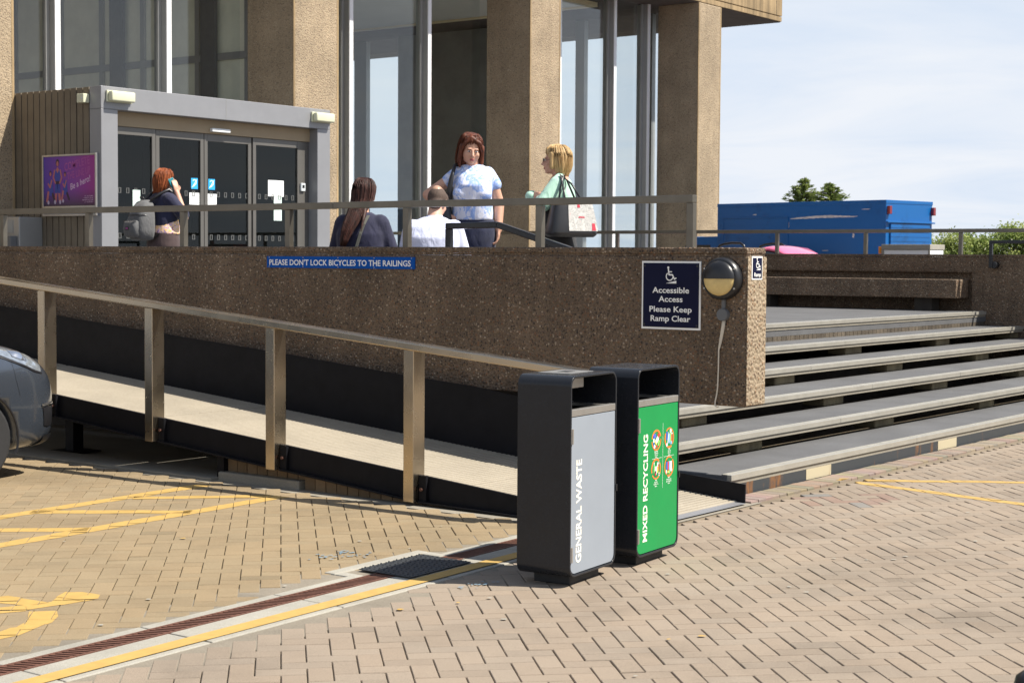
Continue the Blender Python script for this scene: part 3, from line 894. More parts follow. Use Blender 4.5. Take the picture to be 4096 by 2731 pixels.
# ------------------------------------------------------------------ litter bins
def bin_(label, door_mat, org, ang, kind):
    T = Matrix.Translation(Vector((org[0], org[1], 0))) @ Matrix.Rotation(ang, 4, 'Z')
    t = thing('litter_bin', label, 'litter bin', (org[0], org[1], 0), ang, 'pair of litter bins on the paving')
    W, D, H0, H1, R = .485, .298, .05, 1.03, .052
    tk = .012
    def rr(off, n=7):
        pts = []
        x0, x1, z0, z1 = off, W - off, H0 + off, H1 - off; r = R - off
        for cx0, cz0, a0 in ((x1 - r, z0 + r, -90), (x1 - r, z1 - r, 0), (x0 + r, z1 - r, 90), (x0 + r, z0 + r, 180)):
            for i in range(n + 1):
                a = math.radians(a0 + 90 * i / n); pts.append((cx0 + r * math.cos(a), cz0 + r * math.sin(a)))
        return pts
    o, i_ = rr(0), rr(tk); n = len(o)
    # local axes: y runs along the door, -x goes to the back
    m = MB()
    v = [(0, a, z) for a, z in o] + [(0, a, z) for a, z in i_] + [(-D, a, z) for a, z in o] + [(-D, a, z) for a, z in i_]
    f = []
    for k in range(n):
        j = (k + 1) % n
        f += [(k, j, n + j, n + k), (2 * n + j, 2 * n + k, 3 * n + k, 3 * n + j), (j, k, 2 * n + k, 2 * n + j), (n + k, n + j, 3 * n + j, 3 * n + k)]
    m.add([T @ Vector(p) for p in v], f)
    body = m.build('body', M['binbody'], t, .0025, True)
    body.modifiers.new('wn', 'WEIGHTED_NORMAL')
    bk = MB(); bk.prism(rr(tk + .001), lambda p: (-D + .012, p[0], p[1]), lambda p: (-D + .022, p[0], p[1]), 0, T); bk.build('back_panel', M['bininside'], t)
    ln = MB()
    z1 = .832
    ln.box(-D + .024, -.03, tk + .002, tk + .006, .1, z1 - .02, 0, T); ln.build('liner', M['bininside'], t)
    # steel lip with rim round the opening
    lp = MB()
    lp.box(-.03, -.001, tk + .001, W - tk - .001, .832, .866, 0, T); lp.box(-D + .024, -D + .06, tk + .001, W - tk - .001, .845, .866, 0, T)
    lp.box(-D + .0605, -.0305, tk + .001, tk + .05, .846, .862, 0, T); lp.box(-D + .0605, -.0305, W - tk - .05, W - tk - .001, .846, .862, 0, T)
    lp.build('rim', M['binsteel'], t, .002)
    # door
    g0 = .004; z0, zt = H0 + tk + g0, .828; r = R - tk
    y0, y1 = tk + g0 - .002, W - tk - g0 + .002
    pts = []
    for cx0, cz0, a0 in ((y1 - r, z0 + r, -90), (y0 + r, z0 + r, 180)):
        for q in range(8):
            a = math.radians(a0 + 90 * q / 7); pts.append((cx0 + r * math.cos(a), cz0 + r * math.sin(a)))
    pts = [(y1, zt)] + [(y0, zt)] + [p for p in pts[8:]] + [p for p in pts[:8]]
    d = MB(); d.prism(pts, lambda p: (-.024, p[0], p[1]), lambda p: (-.003, p[0], p[1]), 0, T)
    door = d.build('door', door_mat, t, .0015)
    lk = MB(); lk.box(-.01, .006, W - .006, W + .004, .42, .455, 0, T); lk.build('latch', M['lampblack'], door, .002)
    for z in (.70, .125):
        h = MB(); h.box(-.006, .006, .004, .022, z, z + .075, 0, T); h.box(.0062, .0085, .006, .014, z, z + .075, 0, T); h.build('hinge', M['binsteel'], door, .002)
    pl = MB(); pl.box(-D + .05, -.045, .085, W - .095, 0, H0 + .012, 0, T); pl.build('plinth', M['bininside'], t, .004)
    P0 = T @ Vector((-.003, 0, 0)); ey = (T.to_3x3() @ Vector((0, 1, 0))); ez = Vector((0, 0, 1))
    tx = MB()
    if kind == 'grey':
        put_text(tx, 'GENERAL WASTE', P0, ez, -ey, .115, .62, -.118, .056, .02)
        tx.build('lettering', M['cream'], door)
        ap = MB(); ap.box(-.25, -.07, .12, .36, H1 + .001, H1 + .0035, 0, T); apo = ap.build('ashtray_plate', M['binsteel'], t)
        ah = MB(); ah.box(-.19, -.13, .20, .28, H1 + .0036, H1 + .0046, 0, T); ah.build('ashtray_slot', M['bininside'], apo)
        at = MB(); at.box(-.24, -.09, .03, .30, H1 - .075, H1 - .022, 0, T); at.build('ashtray_box', M['binsteel'], t, .006)
        return t
    put_text(tx, 'MIXED RECYCLING', P0, ez, -ey, .125, .685, -.120, .049, .02)
    tx.build('lettering', M['cream'], door)
    P = plane_fn(P0, ey, ez)
    Z = lambda px: 0
    ic = MB(); mats = [M['orange'], M['white'], M['pblue'], M['pred'], M['pyellow'], M['plime'], M['pgrey'], M['pblack'], M['psky']]
    for (cx0, cz0, a0, kind2) in ((.218, .645, 20, 0), (.370, .645, 150, 1), (.218, .493, 50, 2), (.370, .493, 250, 3)):
        arc(ic, P, (cx0, cz0), 0.051, .010, a0, a0 + 150, .0012); arc(ic, P, (cx0, cz0), .051, .007, a0 + 165, a0 + 345, .0012)
        rr2 = random.Random(kind2 + 3)
        def item(x, z, w, h, c, l, rot=0):
            ca, sa = math.cos(rot), math.sin(rot)
            poly(ic, P, [(cx0 + .88 * (x + a * ca - b * sa), cz0 + .88 * (z + a * sa + b * ca)) for a, b in ((-w / 2, -h / 2), (w / 2, -h / 2), (w / 2, h / 2), (-w / 2, h / 2))], l, c)
        if kind2 == 0:
            item(-.022, .026, .034, .026, 2, .0013, .2); item(.026, .022, .022, .032, 3, .0014, -.1); item(-.034, .0, .014, .024, 1, .0015); item(-.033, -.02, .012, .018, 2, .0015)
            item(.004, -.004, .046, .03, 4, .0016, .7); item(.008, .002, .040, .026, 1, .0017, .7); item(.03, -.018, .018, .034, 5, .0018, -.3); disc(ic, P, (cx0 - .022, cz0 - .032), .011, .0019, 14, 6); item(.002, -.038, .024, .012, 3, .0019, .3)
        elif kind2 == 1:
            item(-.032, .014, .017, .05, 2, .0013); item(-.016, 0, .006, .07, 1, .0015, -.25); item(-.004, -.004, .018, .058, 8, .0014); item(.016, .004, .017, .056, 5, .0015); item(.034, -.004, .015, .05, 3, .0014)
            disc(ic, P, (cx0 + .014, cz0 + .036), .011, .0018, 12, 1); item(.024, -.032, .02, .018, 8, .0018); disc(ic, P, (cx0 - .03, cz0 - .036), .01, .0018, 12, 6); item(.034, .024, .014, .008, 1, .0019)
        elif kind2 == 2:
            item(-.026, .004, .011, .05, 5, .0013); item(-.026, .034, .006, .016, 1, .0014); item(-.004, -.008, .026, .05, 6, .0013); item(.018, -.004, .017, .04, 4, .0015); item(.018, .026, .012, .024, 1, .0015)
            item(.034, .006, .011, .036, 3, .0014); item(.034, .034, .006, .016, 1, .0016); item(-.008, -.026, .017, .03, 7, .0017); item(-.008, -.032, .013, .014, 3, .0018); disc(ic, P, (cx0 + .034, cz0 - .03), .009, .0018, 12, 1); disc(ic, P, (cx0 + .034, cz0 - .03), .006, .0019, 12, 7)
        else:
            item(-.028, .006, .017, .046, 2, .0013); item(-.028, .034, .009, .012, 7, .0014); item(-.01, .002, .014, .056, 3, .0014); item(.006, .004, .012, .054, 8, .0015); item(.026, .004, .022, .05, 6, .0014); item(.026, .0, .016, .02, 1, .0016)
            item(.03, -.026, .022, .014, 1, .0017); item(-.036, -.03, .014, .02, 6, .0017); disc(ic, P, (cx0 + .004, cz0 - .03), .010, .0018, 12, 5); item(-.014, -.034, .016, .012, 4, .0018)
    poly(ic, P, [(.2935, .385), (.2952, .385), (.2952, .73), (.2935, .73)], .0012, 1)
    poly(ic, P, [(.165, .5475), (.280, .5475), (.280, .549), (.165, .549)], .0012, 1); poly(ic, P, [(.308, .5475), (.425, .5475), (.425, .549), (.308, .549)], .0012, 1)
    ic.build('waste_icons', mats, door)
    sm = MB()
    for (cx0, z, lines) in ((.218, .583, ['Paper & card', 'All paper and', 'card can be', 'recycled.']), (.370, .583, ['Metal', 'All tins and', 'foil can be', 'recycled.']),
                            (.218, .431, ['Glass', 'All glass jars', 'and bottles can be', 'recycled.']), (.370, .431, ['Plastics', 'Bottles, tubs, trays,', 'pots and bags can be', 'recycled.'])):
        for k, s in enumerate(lines):
            put_text(sm, s, P0, ey, ez, cx0, .72, z - k * .0104, .0074, .03 if k == 0 else .012, 0, 'c')
    sm.build('small_print', M['white'], door)
    return t
M['orange'] = simple('orange print', (.80, .17, .03), .5, 0, .02)
M['pblue'] = simple('print blue', (.08, .10, .55), .5); M['pred'] = simple('print red', (.65, .03, .03), .5)
M['pyellow'] = simple('print yellow', (.75, .6, .1), .5); M['plime'] = simple('print lime', (.25, .65, .16), .5)
M['pgrey'] = simple('print grey', (.62, .66, .68), .5); M['pblack'] = simple('print black', (.02, .02, .02), .5); M['psky'] = simple('print sky', (.25, .50, .78), .5)
bin_('charcoal litter bin with a pale grey door reading GENERAL WASTE', M['greydoor'], (-4.541, 6.497), math.radians(6.4), 'grey')
bin_('charcoal litter bin with a bright green MIXED RECYCLING door', M['greendoor'], (-4.575, 7.145), math.radians(5.2), 'green')

# ------------------------------------------------------------------ signs and wall lamp on the near parapet
FX, FZ = Vector((1, 0, 0)), Vector((0, 0, 1))
sg = thing('wall_sign', 'long narrow blue sign about not locking bicycles on the parapet', 'sign', (-8.95, 9.6, 1.547))
m = MB(); m.box(-9.744, -8.161, 9.588, 9.598, 1.502, 1.594); pl = m.build('plate', M['blue'], sg, .001)
m = MB(); put_text(m, "PLEASE DON'T LOCK BICYCLES TO THE RAILINGS", (-9.744, 9.588, 1.502), FX, FZ, .03, 1.545, .022, .046, .016); m.build('lettering', M['white'], pl)
m = MB()
for k in range(5):
    for z in (1.512, 1.585): m.tube([(-9.715 + k * .381, 9.588, z), (-9.715 + k * .381, 9.5855, z)], .0045, 8)
m.build('screws', M['binsteel'], pl)

sg = thing('wall_sign', 'square navy sign reading Accessible Access Please Keep Ramp Clear', 'sign', (-5.885, 9.6, 1.347))
m = MB(); m.box(-6.119, -5.653, 9.590, 9.598, 1.117, 1.579); wb = m.build('white_border', M['white'], sg, .001)
m = MB(); m.box(-6.106, -5.666, 9.5875, 9.5895, 1.131, 1.566); pl = m.build('plate', M['navy'], sg)
m = MB(); S0 = (-6.119, 9.5875, 1.117)
for s, z, w_ in (('Accessible', .247, .29), ('Access', .187, .19), ('Please Keep', .118, .335), ('Ramp Clear', .055, .315)):
    put_text(m, s, S0, FX, FZ, .233 - w_ / 2, .233 + w_ / 2, z, .04, .018)
P = plane_fn(S0, FX, FZ); wheelchair(m, P, .222, .314, .112, .0015)
m.build('lettering', M['white'], pl)
m = MB()
for x in (.025, .44):
    for z in (.03, .43): disc(m, P, (x, z), .008, .0012, 10)
m.build('screws', M['lampblack'], pl)

YX, E1 = Vector((0, 1, 0)), -5.31
sg = thing('wall_sign', 'small navy Ramp sign with wheelchair symbol on the sunlit wall end', 'sign', (-5.31, 9.72, 1.54))
m = MB(); m.box(-5.3025, -5.300, 9.648, 9.792, 1.46, 1.615); m.build('white_border', M['white'], sg, .001)
m = MB(); m.box(-5.2995, -5.2975, 9.658, 9.782, 1.471, 1.605); pl = m.build('plate', M['navy'], sg)
m = MB(); S0 = (-5.2975, 9.648, 1.46); put_text(m, 'Ramp', S0, YX, FZ, .028, .116, .022, .026, .018); P = plane_fn(S0, YX, FZ); wheelchair(m, P, .07, .066, .078, .0012); m.build('lettering', M['white'], pl)

lm = thing('bulkhead_wall_lamp', 'round black bulkhead lamp with yellowed half diffuser near the wall end', 'wall lamp', (-5.478, 9.6, 1.467))
lc = Vector((-5.478, 9.6, 1.467))
m = MB(); m.tube([lc, lc + Vector((0, -.03, 0)), lc + Vector((0, -.062, 0)), lc + Vector((0, -.072, 0))], [.142, .142, .136, .126], 40); m.build('rim', M['lampblack'], lm, .003, True)
def half_dome(z0, z1, y_out, rad):
    m = MB(); rows = []
    nz_, na = 12, 16
    # quarter-sphere shell in front of the rim; z from z0..z1 (fractions of radius)
    for i in range(nz_ + 1):
        z = z0 + (z1 - z0) * i / nz_
        c = math.sqrt(max(0, 1 - z * z)); row = []
        for k in range(na + 1):
            a = math.pi * k / na
            row.append(lc + Vector((rad * c * math.cos(a), -.07 - y_out * c * math.sin(a), rad * z)))
        rows.append(row)
    v = [p for r in rows for p in r]; w_ = na + 1
    m.add(v, [(i * w_ + k, (i + 1) * w_ + k, (i + 1) * w_ + k + 1, i * w_ + k + 1) for i in range(nz_) for k in range(na)])
    return m
half_dome(.0, .995, .058, .118).build('hood', M['lampblack'], lm, 0, True)
half_dome(-.995, -.004, .05, .114).build('diffuser', M['diffuser'], lm, 0, True)
m = MB()
for a in (30, 150, 210, 330):
    c = lc + Vector((.13 * math.cos(math.radians(a)), -.068, .13 * math.sin(math.radians(a)))); m.tube([c, c + Vector((0, -.006, 0))], .006, 8)
m.build('screws', M['binsteel'], lm)
jb = Vector((-5.473, 9.6, 1.228))
m = MB(); m.tube([jb, jb + Vector((0, -.04, 0))], .041, 24); m.box(-5.485, -5.461, 9.575, 9.599, 1.262, 1.33); m.build('junction_box', M['pvc'], lm, .003)
m = MB(); pts = [(-5.474, 9.592, 1.19), (-5.478, 9.592, 1.15), (-5.495, 9.592, 1.06), (-5.51, 9.592, .99), (-5.511, 9.592, .86), (-5.515, 9.592, .74), (-5.522, 9.592, .69), (-5.532, 9.592, .65), (-5.531, 9.588, .622), (-5.515, 9.585, .612), (-5.503, 9.585, .615)]
m.tube(pts, [.013, .013, .011, .0055, .005, .005, .005, .005, .005, .005, .005], 8); m.build('cable', M['cable'], lm, 0, True)

# ------------------------------------------------------------------ main building
bd = thing('building', 'tall concrete and glass college building with square aggregate columns above the terrace', 'building', (-18.35, 21, .93))
XF = -17.85
for y0, y1 in ((6.17, 7.12), (12.17, 13.095), (18.13, 19.12), (24.16, 25.10), (30.07, 31.0)):
    m = MB(); m.box(XF - 1.0, XF, y0, y1, .93, 6.93)
    co = m.build('column', M['column'], bd, .018)
    e = MB(); e.box(XF - .012, XF + .004, y0 - .004, y0 + .035, .93, 6.92); e.box(XF - .012, XF + .004, y1 - .035, y1 + .004, .93, 6.92); e.build('column_arris', M['slab'], co, .003)
m = MB()
m.box(-45, XF + .004, -4, 33.73, 7.06, 8.6); m.build('roof_slab', M['slab'], bd, .01)
m = MB(); m.box(-45, XF, -4, 33.72, 6.94, 7.045); m.build('slab_drip_edge', M['slab'], bd, .006)
m = MB(); m.box(-45, XF - .03, -4, 33.70, 6.925, 6.94); m.build('soffit', M['soffit'], bd)
m = MB(); m.box(XF + .0042, XF + .007, 33.45, 33.462, 7.06, 8.6); m.box(XF + .0042, XF + .007, 29.9, 29.912, 7.06, 8.6); m.build('slab_joint', M['darkvoid'], bd)
XG = -19.02
ym = [8.5, 10.5, 14.55, 16.55, 20.5, 22.53, 26.5, 28.44, 29.72]
for y in ym:
    m = MB(); m.box(-19.12, -18.862, y - .05, y + .05, .93, 6.92); mo = m.build('mullion', M['frame'], bd, .003)
    m = MB(); m.box(-18.861, -18.842, y - .045, y + .045, .93, 6.92); m.build('sunlit_front', M['framelit'], mo, .002)  # strip on the mullion front, its pale colour carries the sunlight
    m = MB(); m.box(-19.0, -18.96, y - .11, y - .0505, .93, 6.92); m.build('glazing_bead', M['frame'], mo)
bays = [(7.12, 8.45), (8.55, 10.45), (10.55, 12.17), (13.1, 14.44), (14.6, 16.44), (16.6, 18.13), (19.12, 20.39), (20.55, 22.42), (22.58, 24.16), (25.1, 26.39), (26.55, 28.33), (28.49, 29.61), (29.77, 30.07)]
for a, b in bays:
    m = MB(); m.box(XG - .006, XG + .006, a, b, .95, 6.92); m.build('window_pane', M['glass'], bd)
# end wall glazing and what stands inside
for a, b in ((-26.6, -23.5),):
    m = MB(); m.box(a, b, 30.6, 31.0, .93, 6.92); m.build('end_wall_panel', M['interiordark'], bd, .01)
for x in (-19.6, -21.4, -28.06, -31.5):
    m = MB(); m.box(x - (.2 if x < -25 else .12), x + (.2 if x < -25 else .12), 30.85, 31.0, .93, 6.92); m.build('end_mullion', M['frame'], bd, .004)
for a, b in ((-19.48, -19.05), (-21.28, -19.72), (-23.48, -21.52), (-27.86, -26.61), (-31.3, -28.26)):
    m = MB(); m.box(a, b, 30.92, 30.932, .95, 6.92); m.build('end_pane', M['lightglass'], bd)
m = MB(); m.box(-40, -19.14, 18.55, 18.7, .94, 6.92); iw = m.build('partition_wall', M['interior'], bd)
m = MB(); m.box(-40, -39.8, 18.71, 33, .94, 6.92); m.box(-40, -39.8, -4, 18.5, .94, 6.92); m.build('back_wall', M['interiordark'], bd)
fr = MB()
for x in (-19.25, -20.4, -21.74, -22.8, -23.9, -25.2): fr.box(x - .05, x + .05, 18.50, 18.549, .94, 6.92)
fr.box(-30, -19.2, 18.485, 18.548, 4.72, 4.83); fr.box(-30, -19.2, 18.485, 18.548, 3.2, 3.3)
fr.build('partition_frame', M['frame'], bd)
m = MB()
for x in (-19.95, -22.2): m.box(x - .28, x + .05, 18.42, 18.484, .94, 6.9)
m.build('interior_blind', M['pvc'], bd)
m = MB(); m.box(-40, -19.72, 18.8, 28.78, 6.86, 6.90); m.build('interior_ceiling', M['ceiling'], bd)
m = MB(); m.box(-40, -19.62, 28.79, 28.92, 6.83, 6.923); m.box(-19.71, -19.62, 18.8, 28.785, 6.83, 6.923); m.build('ceiling_trim', M['trim'], bd)
m = MB(); m.box(-40, -19.72, 18.3, 18.4, 6.6, 6.92); m.build('interior_beam', M['interiordark'], bd)

# ------------------------------------------------------------------ entrance porch
PXF, PY0, PY1, PZ = -16.148, 13.10, 17.13, 3.645
po = thing('entrance_porch', 'grey aluminium entrance porch with glass sliding doors and brown boarded side', 'porch', (PXF, 15.1, .93))
m = MB()
m.box(PXF - .22, PXF, PY0, PY1, 3.37, PZ); m.box(PXF - .22, PXF, PY0, 13.355, .93, 3.369); m.box(PXF - .22, PXF, 16.875, PY1, .93, 3.369)
m.build('portal_frame', M['greyalu'], po, .006)
m = MB(); m.box(PXF + .0005, PXF + .002, 15.15, 15.156, 3.372, PZ - .004); m.build('panel_joint', M['frame'], po)
m = MB(); m.box(-18.84, PXF - .221, PY0 + .03, PY1, 3.55, PZ - .01); m.build('roof', M['frame'], po)
m = MB(); m.box(-18.84, PXF - .221, PY1 - .1, PY1 - .001, .93, 3.549); m.build('side_wall', M['greyalu'], po)
bd_ = MB(); x = PXF - .235
bd_.box(-18.84, PXF - .221, PY0 + .045, PY0 + .1, .93, 3.549, 1)
while x > -18.8:
    bd_.box(x - .112, x - .006, PY0 + rnd.uniform(.004, .010), PY0 + .044, .93, PZ - rnd.uniform(0, .006)); x -= .1215
bd_.build('side_boards', [M['porchwood'], M['interiordark']], po, .002)
XD = PXF - .17
m = MB(); m.box(XD - .06, XD + .02, 13.356, 16.874, 3.19, 3.368); m.build('header_board', M['porchtan'], po)
m = MB(); m.box(XD - .5, XD - .4, 13.356, 16.874, .93, 3.36); m.box(XD - 2.4, XD - 2.3, 13.2, 17, .93, 3.5) if 0 else None
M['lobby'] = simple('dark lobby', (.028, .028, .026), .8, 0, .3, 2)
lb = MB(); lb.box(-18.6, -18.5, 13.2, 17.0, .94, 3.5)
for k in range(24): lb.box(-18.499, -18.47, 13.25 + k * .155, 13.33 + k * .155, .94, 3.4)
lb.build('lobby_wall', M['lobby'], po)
lg = MB(); lg.box(-17.0, -16.96, 13.40, 13.72, .94, 2.85); M['screen'] = simple('pale green lobby screen', (.55, .64, .60), .6); lg.build('lobby_screen', M['screen'], po)
zt_ = 3.19
YS = lambda px: px
panels = [('side_panel', 13.356, 14.05), ('sliding_door', 14.06, 14.83), ('sliding_door', 14.84, 15.66), ('side_panel', 15.70, 16.60)]
def sl(y): return y
# measured on the door plane
edges = [(13.40, 14.10, 'side_panel'), (14.115, 14.925, 'sliding_door'), (14.935, 15.78, 'sliding_door'), (15.80, 16.87, 'side_panel')]
for (a, b, nm) in edges:
    fwd = .012 if nm == 'sliding_door' else 0
    m = MB(); fw_ = .058
    x0, x1 = XD - .045 - fwd, XD - fwd
    m.box(x0, x1, a, a + fw_, .94, 3.188); m.box(x0, x1, b - fw_ - (.16 if b > 16.5 else 0), b, .94, 3.188)
    e3 = b - fw_ - (.16 if b > 16.5 else 0)
    m.box(x0, x1, a + fw_, e3, 3.09, 3.187); m.box(x0, x1, a + fw_, e3, .94, 1.04)
    d = m.build(nm, M['doorframe'], po, .003)
    m = MB(); m.box(x0 + .018, x0 + .026, a + fw_, e3, 1.04, 3.09); m.build('pane', M['doorglass'], d)
    m = MB(); y = a + fw_ + .05
    e2 = b - fw_ - (.16 if b > 16.5 else 0)
    Pm = plane_fn((x0 + .027, 0, 0), (0, 1, 0), (0, 0, 1))
    while y < e2 - .03:
        for z in (2.365, 1.80):
            for (ya, yb) in ((0, .014), (.036, .05)): poly(m, Pm, [(y + ya, z), (y + yb, z), (y + yb, z + .068), (y + ya, z + .068)], .0004)
            poly(m, Pm, [(y + .014, z), (y + .036, z), (y + .036, z + .008), (y + .014, z + .008)], .0004); poly(m, Pm, [(y + .014, z + .06), (y + .036, z + .06), (y + .036, z + .068), (y + .014, z + .068)], .0004)
        y += .128
    m.build('glass_marking', M['markgrey'], d)
m = MB(); m.box(XD + .021, XD + .075, 15.0, 15.32, 3.215, 3.26); m.build('door_sensor', M['paper'], po, .006)
def notice(label, y0, y1, z0, z1, mat_, lines=(), inkm='inkgrey', dx=.0, group='paper notices stuck on the entrance doors', sym=None):
    x = XD - .018 + dx
    t = thing('notice', label, 'notice', (x, (y0 + y1) / 2, z0), 0, group)
    m = MB(); m.box(x - .001, x, y0, y1, z0, z1); pg = m.build('sheet', mat_, t)
    if lines:
        m = MB()
        for (s, yy_, zz_, h) in lines: put_text(m, s, (x, y0, z0), (0, 1, 0), (0, 0, 1), yy_ * (y1 - y0), .8, zz_ * (z1 - z0), h, .015, 0, 'c', .0006)
        m.build('lettering', M[inkm], pg)
    if sym:
        m = MB(); Pq = plane_fn((x, y0, z0), (0, 1, 0), (0, 0, 1)); w_, h_ = y1 - y0, z1 - z0
        arc(m, Pq, (w_ * .5, h_ * .62), .032, .01, -60, 150, .0006); stroke(m, Pq, [(w_ * .6, h_ * .45), (w_ * .48, h_ * .3), (w_ * .35, h_ * .25)], .01, .0006); stroke(m, Pq, [(w_ * .15, h_ * .15), (w_ * .85, h_ * .85)], .008, .0007)
        m.build('ear_symbol', M['white'], pg)
notice('pale mint sheet stuck low on the left glass panel beside the walking woman', 13.74, 13.86, 2.17, 2.41, M['mintpaper'], dx=.001)
notice('blue hearing loop sticker on the left sliding door', 14.72, 14.835, 2.46, 2.60, M['skyblue'], sym=1, dx=-.012)
notice('blue hearing loop sticker on the right sliding door', 15.02, 15.135, 2.46, 2.60, M['skyblue'], sym=1, dx=-.012)
notice('white Automatic Door notice on the left sliding door', 14.69, 14.86, 2.255, 2.41, M['paper'], [('Automatic', .5, .56, .022), ('Door', .5, .22, .022)], dx=-.012)
notice('white Automatic Door notice on the right sliding door', 15.0, 15.165, 2.25, 2.405, M['paper'], [('Automatic', .5, .56, .022), ('Door', .5, .22, .022)], dx=-.012)
notice('large printed white notice on the right glass panel', 16.10, 16.40, 2.41, 2.63, M['paper'], [('IMPORTANT NOTICE', .6, .78, .012), ('PLEASE READ', .66, .5, .014), ('Visitors report to reception', .5, .25, .009)], dx=0)
notice('pale mint sheet hanging below the large notice on the right glass panel', 16.21, 16.36, 2.08, 2.405, M['mintpaper'])
cr_ = thing('card_reader', 'small grey card reader at the right edge of the entrance doors', 'card reader', (XD, 16.74, 2.5))
m = MB(); m.box(XD + .001, XD + .03, 16.70, 16.78, 2.50, 2.61); m.build('casing', M['pgrey'], cr_, .004)
m = MB(); m.box(XD + .0305, XD + .032, 16.718, 16.762, 2.54, 2.585); m.build('reader_face', M['lampblack'], cr_)
def flood(label, y0, y1):
    t = thing('emergency_light', label, 'wall light', (PXF, (y0 + y1) / 2, 3.515), 0, 'cream emergency lights on the porch fascia')
    m = MB(); m.box(PXF + .001, PXF + .03, y0, y1, 3.455, 3.595); m.build('back_box', M['lampcream'], t, .006)
    m = MB(); m.box(PXF + .0305, PXF + .11, y0 + .012, y1 - .012, 3.462, 3.588); m.build('diffuser', M['lampcream'], t, .02, True, 3)
flood('cream box light at the left end of the grey porch fascia', 13.17, 13.56)
flood('cream box light at the right end of the grey porch fascia', 16.74, 17.13)
t = thing('alarm_box', 'small cream box high on the brown porch boards', 'alarm box', (-16.43, PY0, 3.5))
m = MB(); m.box(-16.50, -16.37, PY0 - .09, PY0 + .003, 3.445, 3.555); m.build('casing', M['lampcream'], t, .008)
m = MB(); m.tube([(-16.40, PY0 - .091, 3.50), (-16.40, PY0 - .094, 3.5)], .012, 10); m.build('button', M['pgrey'], t)
t = thing('wall_cabinet', 'grey metal cabinet with a dark window against the porch boards', 'cabinet', (-17.53, PY0 - .2, .93))
m = MB(); m.box(-17.83, -17.30, PY0 - .35, PY0 + .003, .93, 2.06); m.build('casing', M['frame'], t, .01)
m = MB(); m.box(-17.75, -17.42, PY0 - .356, PY0 - .3505, 1.86, 2.02); m.build('window', M['interiordark'], t)
m = MB(); m.box(-17.78, -17.34, PY0 - .45, PY0 - .351, 1.0, 1.82); m.build('front_tray', M['pvc'], t, .01)

# poster
pt = thing('poster_case', 'purple poster with three athletes in a pale metal frame on the porch boards', 'poster', (-16.72, PY0, 2.45))
m = MB(); X0, X1, Z0, Z1 = -17.245, -16.20, 2.07, 2.832
yq = PY0 - .03
m.box(X0, X1, yq + .002, PY0 + .003, Z0, Z1); bk = m.build('backing', M['greyalu'], pt)
m = MB()
for a in ((X0, X0 + .022, Z0, Z1), (X1 - .022, X1, Z0, Z1), (X0 + .022, X1 - .022, Z1 - .022, Z1), (X0 + .022, X1 - .022, Z0, Z0 + .022), (X0 + .022, X1 - .022, Z0 + .10, Z0 + .125)): m.box(a[0], a[1], yq - .014, yq + .0015, a[2], a[3])
m.build('frame', M['binsteel'], pt, .003)
mm, nt, b = newmat('poster print')
pp = geo_pos(nt); s3 = N(nt, 'ShaderNodeSeparateXYZ'); L(nt, pp, s3.inputs[0])
mr = N(nt, 'ShaderNodeMapRange'); mr.inputs['From Min'].default_value = X0; mr.inputs['From Max'].default_value = X1; L(nt, s3.outputs[0], mr.inputs['Value'])
cA = ramp(nt, mr.outputs[0], [(0, (.045, .012, .30)), (.45, (.16, .012, .30)), (1, (.32, .006, .20))])
mr2 = N(nt, 'ShaderNodeMapRange'); mr2.inputs['From Min'].default_value = 2.20; mr2.inputs['From Max'].default_value = 2.42; L(nt, s3.outputs[2], mr2.inputs['Value'])
L(nt, mixc(nt, 1., cA, ramp(nt, mr2.outputs[0], [(0, (.16, .12, .16)), (1, grey(1))]), 'MULTIPLY'), b.inputs['Base Color']); b.inputs['Roughness'].default_value = .3
m = MB(); m.box(X0 + .023, X1 - .023, yq - .003, yq + .001, Z0 + .126, Z1 - .023); ps = m.build('print', mm, pt)
Pp = plane_fn((X0, yq - .003, Z0), FX, FZ)
fg = MB(); M['pskin'] = simple('poster skin', (.42, .12, .13), .5); M['pvest'] = simple('poster vest', (.03, .05, .30), .5); M['pshoe'] = simple('poster shoe', (.42, .36, .5), .5); M['pdark'] = simple('poster dark', (.03, .008, .03), .5)
fm = [M['pskin'], M['pvest'], M['pdark'], M['pshoe']]
